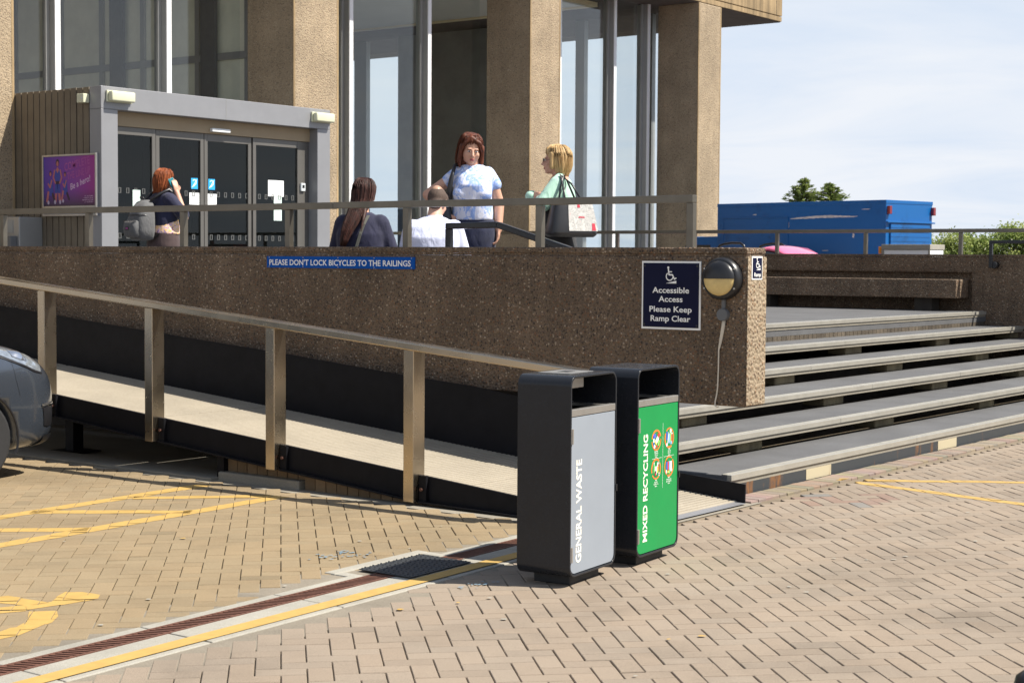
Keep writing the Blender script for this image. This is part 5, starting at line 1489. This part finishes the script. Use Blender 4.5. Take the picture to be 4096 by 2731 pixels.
for (y, z, w, hh) in ((-.165, .035, .04, .06), (-.03, .225, .03, .03), (-.05, .14, .07, .010)):
    m.add([pnl(y - w / 2, z, .006), pnl(y + w / 2, z, .006), pnl(y + w / 2 * .7, z + hh, .006), pnl(y - w / 2 * .7, z + hh, .006)], [(0, 3, 2, 1)])
m.build('red_print', M['redpatch'], pr)
m = MB(); sh = mB @ Vector((-.175, -.055, 1.365))
for s in (-1, 1):
    a = Tb @ Vector((s * .05, -.09, .265)); c = Tb @ Vector((s * .05, .09, .265))
    m.tube([a, a.lerp(sh, .55) + Vector((0, 0, .03)), sh + Vector((.012 * s, .008 * s, .0)), c.lerp(sh, .5), c], .009, 8)
m.build('straps', M['blackleather'], bg_, 0, True)

# ---- W: woman on the phone with a rucksack, walking to the doors
pw_ = person('woman with ginger hair walking towards the doors, a phone at her ear', (-14.25, 12.42, .93), (.18, .98))
H = headframe((0, .03, 1.50), D2(-6), D2(-4), 0)
b = MB(); head_shapes(b, H); b.cap((0, -.01, 1.32), (0, .015, 1.44), .052, .048, 14)
torso(b, .80, 1.37, [(0, .17, .13, 0), (.4, .15, .11, 0), (.75, .16, .11, 0), (.93, .15, .085, -.01), (1, .07, .06, -.01)])
b.cap((.15, -.01, 1.265), (.255, .12, 1.09), .046, .044, 14); b.cap((.255, .12, 1.09), (.150, .085, 1.36), .042, .030, 14)
hand(b, (.150, .085, 1.36), (-.18, -.12, 1), (-1, -.1, -.1), -1, .28)
b.cap((-.15, -.01, 1.265), (-.21, .05, 1.05), .046, .044, 14); b.cap((-.21, .05, 1.05), (-.10, .2, .98), .042, .030, 14); hand(b, (-.10, .2, .98), (.9, .4, 0), (0, -.3, -1), 1, .5)
legs(b, .86, .09, (.09, .06, .042), True, .12)
remeshed(b, 'body', M['skin'], pw_, .0075, 3)
face_parts(H, pw_, None, (.2, .07, .03))
h = MB(); P = lambda x, y, z: H @ Vector((x, y, z)); R3 = H.to_3x3()
ginger_rows = [(.134, .02, .02, 0, -.02), (.126, .048, .052, 0, -.02), (.10, .076, .083, 0, -.021), (.06, .093, .102, 0, -.024), (.01, .098, .104, 0, -.032), (-.04, .097, .092, 0, -.042), (-.09, .090, .074, 0, -.052), (-.125, .080, .058, -.004, -.058), (-.15, .06, .035, -.01, -.06)]
hairloft(ginger_rows, h, P, R3)
h.cap(P(0, .055, .085), P(.05, .05, .06), .025, .02); h.cap(P(-.05, -.07, -.1), P(-.065, -.075, -.165), .025, .010); h.cap(P(.03, -.085, -.1), P(.03, -.085, -.16), .025, .010)
hr_ = remeshed(h, 'hair', M['hairginger'], pw_, .0075, 3)
plain(strands(ginger_rows, P, 170, 87), 'hair_strands', M['hairginger'], hr_)
t = MB(); torso(t, .97, 1.38, [(0, .185, .14, 0), (.2, .185, .14, .0), (.5, .18, .14, .01), (.75, .185, .135, .01), (.88, .175, .11, 0), (.96, .12, .08, -.005), (1, .075, .06, -.01)])
t.cap((.15, -.01, 1.28), (.245, .105, 1.115), .080, .070, 14); t.cap((-.15, -.01, 1.28), (-.208, .045, 1.09), .080, .068, 14)
remeshed(t, 'top', M['navysweat'], pw_, .010, 4)
t = MB(); t.loft([ring((0, .01, z), rx, ry, 24, None, 2.2) for z, rx, ry in ((1.06, .178, .138), (1.0, .192, .150), (.93, .205, .160), (.90, .208, .162))]); remeshed(t, 'blouse_hem', M['floral'], pw_, .010, 3)
t = MB(); t.loft([ring((0, 0, z), rx, ry, 24, None, 2.2) for z, rx, ry in ((.98, .175, .135), (.9, .2, .155), (.78, .212, .17), (.6, .2, .16), (.42, .18, .145))]); remeshed(t, 'skirt', M['brownskirt'], pw_, .011, 5)
t = MB()
for s in (-1, 1): t.cap((s * .082, -.05 + s * .12, .045), (s * .095, .14 + s * .12, .035), .042, .036, 12)
plain(t, 'shoes', M['shoe'], pw_)
mW = mat_of(pw_)
ph = thing('mobile_phone', 'teal mobile phone held to the ear of the ginger haired woman', 'phone', mW @ Vector((.115, .05, 1.42)), pw_.rotation_euler.z)
m = MB(); Tp = mW @ Matrix.Translation(Vector((.112, .055, 1.455))) @ Matrix.Rotation(D2(-14), 4, 'Y') @ Matrix.Rotation(D2(20), 4, 'X')
m.box(-.006, .006, -.036, .036, -.07, .07, 0, Tp); m.build('phone_case', M['phone'], ph, .004)
rk = thing('rucksack', 'grey canvas rucksack on the back of the ginger haired woman', 'rucksack', mW @ Vector((-.03, -.27, .86)), pw_.rotation_euler.z)
Tr = mW @ Matrix.Translation(Vector((-.035, -.255, 1.06)))
m = MB(); m.loft([[Tr @ p for p in ring((0, y, z), rx, ry, 28, None, 3.2)] for z, rx, ry, y in ((-.235, .10, .06, 0), (-.22, .145, .10, 0), (-.12, .165, .125, -.01), (.02, .16, .115, 0), (.13, .135, .095, .02), (.19, .10, .07, .04), (.215, .05, .04, .05))]); rb_ = m.build('main_bag', M['rucksack'], rk, 0, True)
m = MB(); m.loft([[Tr @ p for p in ring((0, -.115, z), rx, ry, 24, None, 3.5)] for z, rx, ry in ((-.20, .10, .03), (-.18, .125, .055), (-.10, .13, .065), (-.03, .12, .055), (-.015, .10, .03))]); fp = m.build('front_pocket', M['rucksack'], rk, 0, True)
m = MB(); m.box(-.035, .035, -.1835, -.1785, -.12, -.085, 0, Tr); lb_ = m.build('label_patch', M['lampblack'], fp)
m = MB(); m.box(-.024, .024, -.1852, -.1836, -.111, -.094, 0, Tr); m.build('label_stitching', M['pghost'], lb_)
m = MB()
for z, rx, ry, yo in ((.045, .158, .112, .005), (-.022, .122, .057, -.115)):
    ps_ = [Tr @ p for p in ring((0, yo, z), rx + .003, ry + .003, 40, None, 3.2)]; m.tube(ps_[20:41], .004, 6)
m.build('zips', M['lampblack'], rk)
m = MB()
for s in (-1, 1): m.tube([Tr @ Vector((s * .07 + .03, .05, .2)), mW @ Vector((s * .105, -.10, 1.345)), mW @ Vector((s * .115, .0, 1.392)), mW @ Vector((s * .13, .105, 1.31)), mW @ Vector((s * .15, .13, 1.15)), mW @ Vector((s * .17, .0, .98)), Tr @ Vector((s * .13, .08, -.2))], [.012, .018, .02, .02, .015, .01, .01], 8)
m.tube([Tr @ Vector((-.03, .03, .20)), Tr @ Vector((-.03, -.0, .245)), Tr @ Vector((.03, .0, .245)), Tr @ Vector((.03, .03, .2))], .009, 8)
m.build('straps', M['lampblack'], rk, 0, True)

# ------------------------------------------------------------------ vehicles
M['greycar'] = simple('metallic grey car paint', (.060, .072, .092), .25, .5, .05, 3, 0, .5, 1.)
M['silvercar'] = simple('silver car paint', (.48, .50, .53), .3, .4, .04, 3, 0, .5, 1.)
M['pinkcar'] = simple('pink car paint', (.85, .16, .30), .3, 0, .04, 3, 0, .5, 1.)
M['tyre'] = simple('tyre rubber', (.016, .016, .017), .8, 0, .2, 30)
M['alloy'] = simple('wheel alloy', (.45, .45, .46), .35, .8)
M['carglass'] = simple('dark car glass', (.012, .016, .018), .06, 0, .1, 2, 0, .8)
M['chrome'] = simple('chrome', (.72, .73, .75), .12, .95, .03)
M['lamplens'] = simple('headlamp interior', (.38, .42, .46), .12, .6, .4, 25, 0, .5, 1.)
M['redlens'] = simple('red lamp lens', (.20, .008, .012), .25, 0, .2, 20, 0, .5, .5)
M['amber'] = simple('amber lamp lens', (.75, .26, .02), .3)
M['truckblue'] = rusty('blue lorry paint', (.003, .105, .33), (.004, .082, .26), .55, 1.2, False, .35)
M['scrape'] = simple('bare scraped metal', (.55, .53, .50), .6, 0, .3, 9)
from mathutils.bvhtree import BVHTree
def car(label, nose, ang, paint, rails=False, detail=False, roofh=1.52, width=.88, group=None, dome=False):
    T = Matrix.Translation(Vector(nose)) @ Matrix.Rotation(ang, 4, 'Z')     # local: +y forward, nose at y=0
    t = thing('parked_car', label, 'car', T @ Vector((0, -2.1, 0)), ang, group)
    st = [(.0, .50, .30, .60, .30), (.03, .62, .25, .70, .30), (.10, .72, .215, .80, .28), (.22, .805, .20, .89, .26), (.45, .865, .19, .955, .24), (.85, width, .19, 1.0, .24), (1.25, width + .005, .19, 1.035, .25), (2.1, width + .01, .19, 1.06, .26), (3.1, width + .005, .20, 1.08, .26), (3.75, .86, .22, 1.08, .27), (4.05, .80, .28, 1.03, .3), (4.2, .68, .36, .95, .35)]
    m = MB(); rings = []
    for d, w, zb, zt, zs in st:
        half = [(0, zb), (w * .6, zb), (w * .92, zb + .02), (w * .985, zb + .12), (w, zb + (zt - zb) * .42), (w * .995, zb + (zt - zb) * .66), (w * .965, zb + (zt - zb) * .84), (w * .86, zb + (zt - zb) * .945), (w * .62, zt + .012), (w * .3, zt + .03), (0, zt + .035)]
        full = half + [(-x, z) for x, z in half[-2:0:-1]]
        rings.append([T @ Vector((x, -d, z)) for x, z in full])
    m.loft(rings)
    body = m.build('body', paint, t, 0, True)
    if detail:
        ss = body.modifiers.new('sub', 'SUBSURF'); ss.levels = 2; ss.render_levels = 2
        for dd in (.87, 3.45):
            cm_ = MB(); cm_.tube([Vector((1.4, -dd, .31)), Vector((.55, -dd, .31))], .352, 48); cm_.tube([Vector((-1.4, -dd, .31)), Vector((-.55, -dd, .31))], .352, 48)
            cm_.v = [tuple(T @ Vector(p)) for p in cm_.v]
            c = cm_.build('cutter', paint, t); bo = body.modifiers.new('arch', 'BOOLEAN'); bo.operation = 'DIFFERENCE'; bo.object = c; bo.solver = 'EXACT'
            dg = bpy.context.evaluated_depsgraph_get(); me2 = bpy.data.meshes.new_from_object(body.evaluated_get(dg))
            body.modifiers.clear(); body.data = me2; bpy.data.objects.remove(c, do_unlink=True)
        body.data.polygons.foreach_set('use_smooth', [True] * len(body.data.polygons))
        for s in (-1, 1):
            for dd in (.87, 3.45):
                ar = MB(); pts = [T @ Vector((s * (width - .004), -dd + .352 * math.cos(a), .31 + .352 * math.sin(a))) for a in [D2(-18 + 216 * k / 24) for k in range(25)]]
                ar.tube(pts, .009, 6); ar.build('arch_trim', M['lampblack'], t)
    cab = MB(); rg = []
    dm = [(d, max(1.06, roofh - 1.05 * (d - 2.6) ** 2)) for d in (2.02, 2.15, 2.3, 2.45, 2.6, 2.75, 2.9, 3.05, 3.18)]
    for d, w, z0, z1 in ([(d, .6, 1.04, z - .03) for d, z in dm] if dome else [(1.15, .70, 1.0, 1.04)]) + ([] if dome else [(1.85, .70, 1.05, roofh - .08), (2.2, .68, 1.06, roofh - .01), (2.9, .67, 1.08, roofh), (3.5, .65, 1.09, roofh - .04), (4.0, .60, 1.06, 1.10)]):
        half = [(0, z0 - .05), (w + .10, z0 - .05), (w + .09, z0), (w + .04, z0 + (z1 - z0) * .5), (w - .02, z1 - .05), (w * .8, z1), (0, z1 + .012)]
        full = half + [(-x, z) for x, z in half[-2:0:-1]]
        rg.append([T @ Vector((x, -d, z)) for x, z in full])
    cab.loft(rg); cab.build('windows', M['carglass'], t, 0, True)
    rf = MB(); rg = []
    for d, w, z in ([(d, .56, z) for d, z in dm] if dome else [(1.80, .60, roofh - .085), (2.2, .64, roofh), (2.9, .635, roofh + .018), (3.5, .61, roofh - .02), (3.72, .58, roofh - .16)]):
        half = [(w, z - .05), (w * .97, z - .01), (w * .8, z + .012), (0, z + .03)]
        up = half + [(-x, q) for x, q in half[-2::-1]]
        rg.append([T @ Vector((x, -d, q)) for x, q in up])
    n = len(rg[0]); v = [p for r in rg for p in r]
    rf.add(v, [(i * n + k, i * n + k + 1, (i + 1) * n + k + 1, (i + 1) * n + k) for i in range(len(rg) - 1) for k in range(n - 1)])
    ro = rf.build('roof', paint, t, 0, True); so = ro.modifiers.new('s', 'SOLIDIFY'); so.thickness = .02
    if rails:
        for s in (-1, 1):
            m = MB(); m.tube([T @ Vector((s * .56, -2.3, roofh - .01)), T @ Vector((s * .56, -2.33, roofh + .075)), T @ Vector((s * .56, -2.40, roofh + .115)), T @ Vector((s * .56, -2.6, roofh + .12)), T @ Vector((s * .56, -2.76, roofh + .10)), T @ Vector((s * .56, -2.86, roofh + .075)), T @ Vector((s * .56, -2.9, roofh + .0))], .022, 8); m.build('roof_rail', M['lampblack'], t, 0, True)
    for s in (-1, 1):
        for dd in (.87, 3.45):
            m = MB(); c0, c1 = T @ Vector((s * (width - .23), -dd, .31)), T @ Vector((s * (width - .015), -dd, .31)); d_ = (c1 - c0).normalized()
            m.tube([c0, c0 + d_ * .02, c1 - d_ * .02, c1], [.28, .31, .31, .285], 36); wh = m.build('wheel', M['tyre'], t, 0, False)
            m = MB(); m.tube([c1 - d_ * .005, c1 + d_ * .006], [.205, .195], 30); m.build('rim', M['alloy'], wh)
    if detail:
        dg = bpy.context.evaluated_depsgraph_get()
        bm = bmesh.new(); bm.from_mesh(body.data); bvh = BVHTree.FromBMesh(bm); bm.free()
        inv = mat_of(t).inverted()
        def onside(y, z, off, s=1, dirv=(-.72, -.69, 0)):
            # shoot along the corner direction on to the body, in the car's own space
            p = inv @ (T @ Vector((0, y, z))); d0 = Vector((dirv[0] * s, dirv[1], 0)).normalized()
            q = p - d0 * 3 + (Vector((.55 * s, 0, 0)) if abs(dirv[1]) > .1 else Vector((0, 0, 0)))
            h_, nrm, _, _ = bvh.ray_cast(q, d0)
            return (h_ + nrm * off) if h_ is not None else None
        def patch(name, top, bot, mat_, off, s, n=14, k=5, par=None, side=False):
            m = MB(); rows = []
            def lerp(cv, u):
                x = u * (len(cv) - 1); i = min(int(x), len(cv) - 2); f = x - i
                return tuple(cv[i][a] * (1 - f) + cv[i + 1][a] * f for a in range(2))
            for j in range(k + 1):
                row = []
                for i in range(n + 1):
                    a, c = lerp(top, i / n), lerp(bot, i / n); f = j / k
                    bulge = off * (1 + 1.2 * math.sin(math.pi * f) * math.sin(math.pi * i / n))
                    row.append(onside(a[0] * (1 - f) + c[0] * f, a[1] * (1 - f) + c[1] * f, bulge, s, (-1, -.02, 0) if side else (-.72, -.69, 0)))
                rows.append(row)
            if any(p is None for r in rows for p in r): return None
            w_ = n + 1
            m.add([p for r in rows for p in r], [(i * w_ + q, i * w_ + q + 1, (i + 1) * w_ + q + 1, (i + 1) * w_ + q) for i in range(k) for q in range(n)])
            o = plain(m, name, mat_, par or t); return o
        for s in (-1, 1):
            hl = patch('headlight', [(-.80, .985), (-.58, .955), (-.42, .915), (-.31, .868), (-.25, .80)], [(-.80, .960), (-.58, .872), (-.43, .815), (-.34, .775), (-.27, .755)], M['lamplens'], .007, s, side=True)
            if hl:
                patch('headlight_edge', [(-.82, .962), (-.58, .874), (-.43, .817), (-.34, .777), (-.26, .757)], [(-.82, .945), (-.58, .856), (-.43, .799), (-.34, .760), (-.25, .742)], M['lampblack'], .005, s, 14, 2, hl, True)
                patch('headlight_bulb', [(-.52, .91), (-.45, .905), (-.40, .89)], [(-.52, .87), (-.45, .845), (-.40, .83)], M['chrome'], .016, s, 8, 4, hl, True)
            patch('fog_light', [(-.27, .50), (-.2, .51), (-.13, .50)], [(-.25, .37), (-.2, .36), (-.13, .37)], M['lampblack'], .005, s, side=True)
            patch('fog_trim', [(-.285, .53), (-.2, .54), (-.12, .53)], [(-.28, .505), (-.2, .515), (-.12, .505)], M['chrome'], .008, s, 10, 2, None, True)
            patch('wing_seam', [(-.545, .86), (-.53, .72), (-.50, .60)], [(-.5425, .86), (-.5275, .72), (-.4975, .60)], M['lampblack'], .0015, s, 8, 1, None, True)
            patch('bumper_lip', [(-.42, .305), (-.2, .305), (-.03, .32)], [(-.42, .215), (-.2, .225), (-.04, .25)], M['lampblack'], .008, s)
    return t
car('grey car parked nose in beside the ramp, its headlight and wheel arch in view', (-10.60, 7.66, 0), 0, M['greycar'], False, True)
car('silver estate car with black roof rails behind the far wall', (-11.45, 25.05, .35), D2(-100), M['silvercar'], True, False, 1.395, .80, 'cars parked beyond the far wall')
car('bright pink car, only its domed roof showing above the far wall', (-14.42, 22.55, .35), D2(90), M['pinkcar'], False, False, 1.425, .84, 'cars parked beyond the far wall', True)

# box lorry
A0, dB = Vector((-15.588, 27.021, .35)), Vector((.9816, -.191, 0))
Tt = Matrix((( dB.x, -dB.y, 0, A0.x), (dB.y, dB.x, 0, A0.y), (0, 0, 1, A0.z), (0, 0, 0, 1)))   # x to the rear, y across
tk_ = thing('box_lorry', 'scraped bright blue box lorry parked beyond the far wall', 'lorry', Tt @ Vector((1.9, .68, 0)), math.atan2(dB.y, dB.x))
LL, WW, ZT = 3.767, 1.37, 2.25
m = MB(); m.box(0, LL, 0, WW, .62, ZT, 0, Tt); bx = m.build('box_body', M['truckblue'], tk_, .012)
m = MB(); m.box(.0, LL + .006, -.008, WW + .008, ZT - .05, ZT + .012, 0, Tt); m.build('top_moulding', M['truckblue'], bx, .006)
m = MB(); m.box(.17, 1.66, -.0052, -.0002, .9, 1.985, 0, Tt); sd = m.build('side_shutter', M['truckblue'], bx)
m = MB(); m.box(.15, 1.68, -.02, -.0055, 1.986, 2.005, 0, Tt); m.box(1.661, 1.68, -.012, -.0055, .9, 1.985, 0, Tt); m.box(.15, .169, -.012, -.0055, .9, 1.985, 0, Tt)
for k in range(9): m.box(.171, 1.659, -.0085, -.0056, 1.0 + k * .108, 1.01 + k * .108, 0, Tt)
m.build('shutter_frame', M['truckblue'], sd)
m = MB()
r2 = random.Random(4); n = 36; up_, lo_ = [], []
for i in range(n + 1):
    u = i / n; x = 1.72 + 1.72 * u; zc = 1.975 + .03 * math.sin(u * 3.0) + (.05 * max(0, u - .8) / .2) - .012; th = .03 * math.sin(math.pi * min(1, u * 1.15 + .02)) ** .5 * (1 if u < .8 else (1 - u) / .2 + .12)
    up_.append((x, zc + th * (.5 + r2.random() * .35))); lo_.append((x, zc - th * (.5 + r2.random() * .4)))
v = [Tt @ Vector((x, -.0015, z)) for x, z in up_] + [Tt @ Vector((x, -.0015, z)) for x, z in lo_]
m.add(v, [(i, n + 1 + i, n + 2 + i, i + 1) for i in range(n)])
for (x, z, w_, h_) in ((2.62, 1.75, .03, .045), (3.1, 1.66, .05, .08), (3.35, 2.11, .2, .014), (2.5, 1.4, .16, .012), (.9, 2.05, .1, .02), (1.69, 1.86, .012, .12)):
    m.add([Tt @ Vector((x + dx * w_, -.0017, z + dz_ * h_)) for dx, dz_ in ((-.5, -.4), (.3, -.5), (.5, .3), (-.2, .5))], [(0, 1, 2, 3)])
m.build('paint_scrapes', M['scrape'], bx)
m = MB(); m.box(LL + .001, LL + .03, .11, WW - .11, .75, 1.86, 0, Tt); rsn = m.build('rear_shutter', M['truckblue'], tk_, .004)
m = MB()
for k in range(14): m.box(LL + .0302, LL + .035, .115, WW - .115, .78 + k * .078, .79 + k * .078, 0, Tt)
m.build('shutter_slats', M['truckblue'], rsn)
m = MB(); m.box(LL + .001, LL + .05, -.01, WW + .02, 1.875, 1.90, 0, Tt); m.build('rear_ledge', M['truckblue'], tk_, .004)
for y in (.06, WW - .01):
    m = MB(); m.box(LL + .001, LL + .06, y - .035, y + .035, 2.02, 2.16, 0, Tt); m.build('rear_lamp', M['redlens'], tk_, .008)
m = MB(); cp_ = [(-1.02, .45), (0, .45), (0, 1.66), (-.62, 1.655), (-.74, 1.6), (-1.0, 1.15)]
m.prism(cp_[::-1], lambda p: Tt @ Vector((p[0], .02, p[1])), lambda p: Tt @ Vector((p[0], WW - .02, p[1])))
cab = m.build('cab', M['truckblue'], tk_, .03)
m = MB(); m.prism([(-.60, 1.22), (-.18, 1.22), (-.18, 1.50), (-.56, 1.50), (-.66, 1.36)][::-1], lambda p: Tt @ Vector((p[0], .012, p[1])), lambda p: Tt @ Vector((p[0], .0195, p[1]))); m.build('side_window', M['carglass'], cab)
m = MB(); m.prism([(-1.005, 1.17), (-.985, 1.17), (-.745, 1.585), (-.765, 1.59)][::-1], lambda p: Tt @ Vector((p[0] - .012, .06, p[1] + .012)), lambda p: Tt @ Vector((p[0] - .012, WW - .06, p[1] + .012))); m.build('windscreen', M['carglass'], cab)
for x in (-.45, 2.9):
    for y in (.05, WW - .25):
        m = MB(); m.tube([Tt @ Vector((x, y, .31)), Tt @ Vector((x, y + .2, .31))], .31, 24); m.build('wheel', M['tyre'], tk_)
m = MB(); m.box(-.9, LL, .2, WW - .2, .42, .61, 0, Tt); m.build('chassis', M['lampblack'], tk_)

tz = thing('box_trailer', 'small white boxed trailer with an orange side lamp behind the far wall', 'trailer', (-9.46, 21.85, .35))
m = MB(); m.box(-9.81, -9.12, 21.62, 22.1, .75, 1.735); m.build('trailer_body', M['paper'], tz, .01)
m = MB(); m.box(-9.83, -9.11, 21.605, 22.12, 1.736, 1.81); m.box(-9.83, -9.79, 21.605, 21.619, .75, 1.735); m.box(-9.14, -9.11, 21.605, 21.619, .75, 1.735); m.build('trailer_frame', M['drainslab'], tz, .006)
m = MB(); m.box(-9.88, -9.832, 21.62, 21.67, 1.68, 1.78); m.build('side_lamp', M['amber'], tz, .006)
for x in (-9.83, -9.17):
    m = MB(); m.tube([(x, 21.85, .63), (x + .08, 21.85, .63)], .28, 24); m.build('wheel', M['tyre'], tz)
m = MB(); m.box(-9.75, -9.18, 21.68, 22.05, .62, .749); m.build('chassis', M['lampblack'], tz)

# ------------------------------------------------------------------ trees
M['leafconifer'] = leafmat('conifer sprays', (.08, .13, .03), (.36, .42, .12), .4)
M['leafshrub'] = leafmat('shrub leaves', (.15, .22, .04), (.50, .55, .18), .4)
M['bark'] = simple('bark', (.09, .06, .04), .9, 0, .3, 20, .4)
def leaves(name, centres, size, parent, mat_, seed, elong=1.8, droop=0., bloom=0.):
    r = np.random.default_rng(seed); V, F, CO = [], [], []
    for (c, tone, out) in centres:
        a = r.normal(size=3); a /= np.linalg.norm(a)
        if elong > 2: a = np.array(out) * .8 + a * .45 + np.array((0, 0, -droop)); a /= np.linalg.norm(a)
        b = np.cross(a, r.normal(size=3)); b /= np.linalg.norm(b)
        s = size * r.uniform(.6, 1.35); k = len(V); c = np.array(c)
        bend = np.cross(a, b) * s * .25
        V += [tuple(c - a * s * elong / 2), tuple(c + b * s / 2 + bend), tuple(c + a * s * elong / 2), tuple(c - b * s / 2 + bend)]
        F.append((k, k + 1, k + 2, k + 3))
        CO.append((float(np.clip(tone + r.normal(0, .16), 0, 1)), 1. if r.random() < bloom else 0., 0))
    m = MB(); m.v, m.f, m.m = V, F, [0] * len(F)
    return m.build(name, mat_, parent, 0, False, 2, CO)
def conifer(label, x, y, z0, zt, rbase, seed, group):
    t = thing('conifer_tree', label, 'tree', (x, y, z0), 0, group); r = random.Random(seed); pts = []
    H_ = zt - z0
    m = MB(); m.tube([(x, y, z0), (x + .02, y, z0 + H_ * .5), (x, y, zt - .05)], [.10, .06, .008], 8); m.build('trunk', M['bark'], t)
    br = MB()
    for lv in range(64):
        f = (lv / 64) ** .8; z = z0 + H_ * (.12 + .86 * f); ln = rbase * (1 - f) ** 1.05 * r.uniform(.45, 1.25) + .05
        for k in range(r.choice([3, 4, 5])):
            a = r.uniform(0, 6.283); d = (math.cos(a), math.sin(a)); up = r.uniform(.15, .5)
            e = Vector((x + d[0] * ln, y + d[1] * ln, z + ln * up - ln * ln * .15)); br.tube([(x, y, z), Vector((x, y, z)).lerp(e, .6) + Vector((0, 0, .03)), e], [.014, .009, .003], 5)
            tone = r.uniform(.15, .8)
            for q in range(int(10 + 26 * ln)):
                u = r.uniform(.2, 1.05); s = .02 + .05 * (1 - u)
                pts.append(((x + d[0] * ln * u + r.gauss(0, s), y + d[1] * ln * u + r.gauss(0, s), z + (ln * up - ln * ln * .15) * u - abs(r.gauss(0, .04))), tone, (d[0], d[1], .35)))
    br.build('branches', M['bark'], t)
    leaves('crown', pts, .05, t, M['leafconifer'], seed, 3.4, .1)
conifer('bushy conifer rising behind the blue lorry, left of two', -27.82, 54.46, .35, 4.62, 3.3, 1, 'conifers behind the lorry')
conifer('spiky conifer rising behind the blue lorry, right of two', -27.05, 54.99, .35, 4.45, 3.2, 2, 'conifers behind the lorry')
def shrub(label, x, y, z0, zt, rad, seed, group):
    t = thing('flowering_shrub', label, 'shrub', (x, y, z0), 0, group); r = random.Random(seed); pts = []; st = MB()
    for k in range(44):
        a = r.uniform(0, 6.283); u = r.random() ** .5; zc = z0 + (zt - z0) * r.uniform(.25, .93)
        rr_ = rad * u * (1 - .45 * max(0, (zc - z0) / (zt - z0) - .45) / .5)
        c = (x + rr_ * math.cos(a), y + rr_ * math.sin(a), zc); s = r.uniform(.09, .17); tone = r.uniform(.1, .85)
        if k < 22: st.tube([(x + r.gauss(0, .05), y + r.gauss(0, .05), z0), Vector((x, y, z0)).lerp(Vector(c), .5) + Vector((0, 0, .2)), c], [.03, .02, .006], 5)
        for q in range(150): pts.append(((c[0] + r.gauss(0, s), c[1] + r.gauss(0, s), c[2] + r.gauss(0, s * .8)), tone, (0, 0, 1)))
    st.build('stems', M['bark'], t)
    leaves('crown', pts, .05, t, M['leafshrub'], seed, 1.5, 0, .07)
for k, (x, y, z, r_, lab) in enumerate([(-18.05, 42.9, 2.18, .62, 'low flowering shrub nearest the blue lorry beyond the far wall'), (-17.42, 43.3, 2.36, .6, 'rounded flowering shrub second from the blue lorry'), (-16.85, 43.8, 2.28, .62, 'loose flowering shrub left of the far black handrail'),
                                       (-16.25, 44.2, 2.62, .7, 'tall flowering shrub above the far black handrail'), (-15.55, 44.5, 2.75, .8, 'tallest flowering shrub at the right end of the far wall'), (-14.6, 45.2, 2.7, .8, 'flowering shrub beyond the right edge')]):
    shrub(lab, x, y, .35, z, r_, 20 + k, 'flowering shrubs beyond the far wall')

bl = thing('bollard', 'dark round topped bollard just entering the lower right corner', 'bollard', (-1.68, 4.80, 0))
m = MB(); m.tube([(-1.66, 4.80, 0), (-1.66, 4.80, .33), (-1.66, 4.80, .37), (-1.66, 4.80, .39), (-1.66, 4.80, .40)], [.075, .075, .065, .04, .01], 24); m.build('post', M['lampblack'], bl, 0, True)
m = MB(); m.tube([(-1.68, 4.80, 0), (-1.68, 4.80, .02)], .11, 24); m.build('base', M['lampblack'], bl)

for o in bpy.data.objects:
    if '_m' in o: del o['_m']
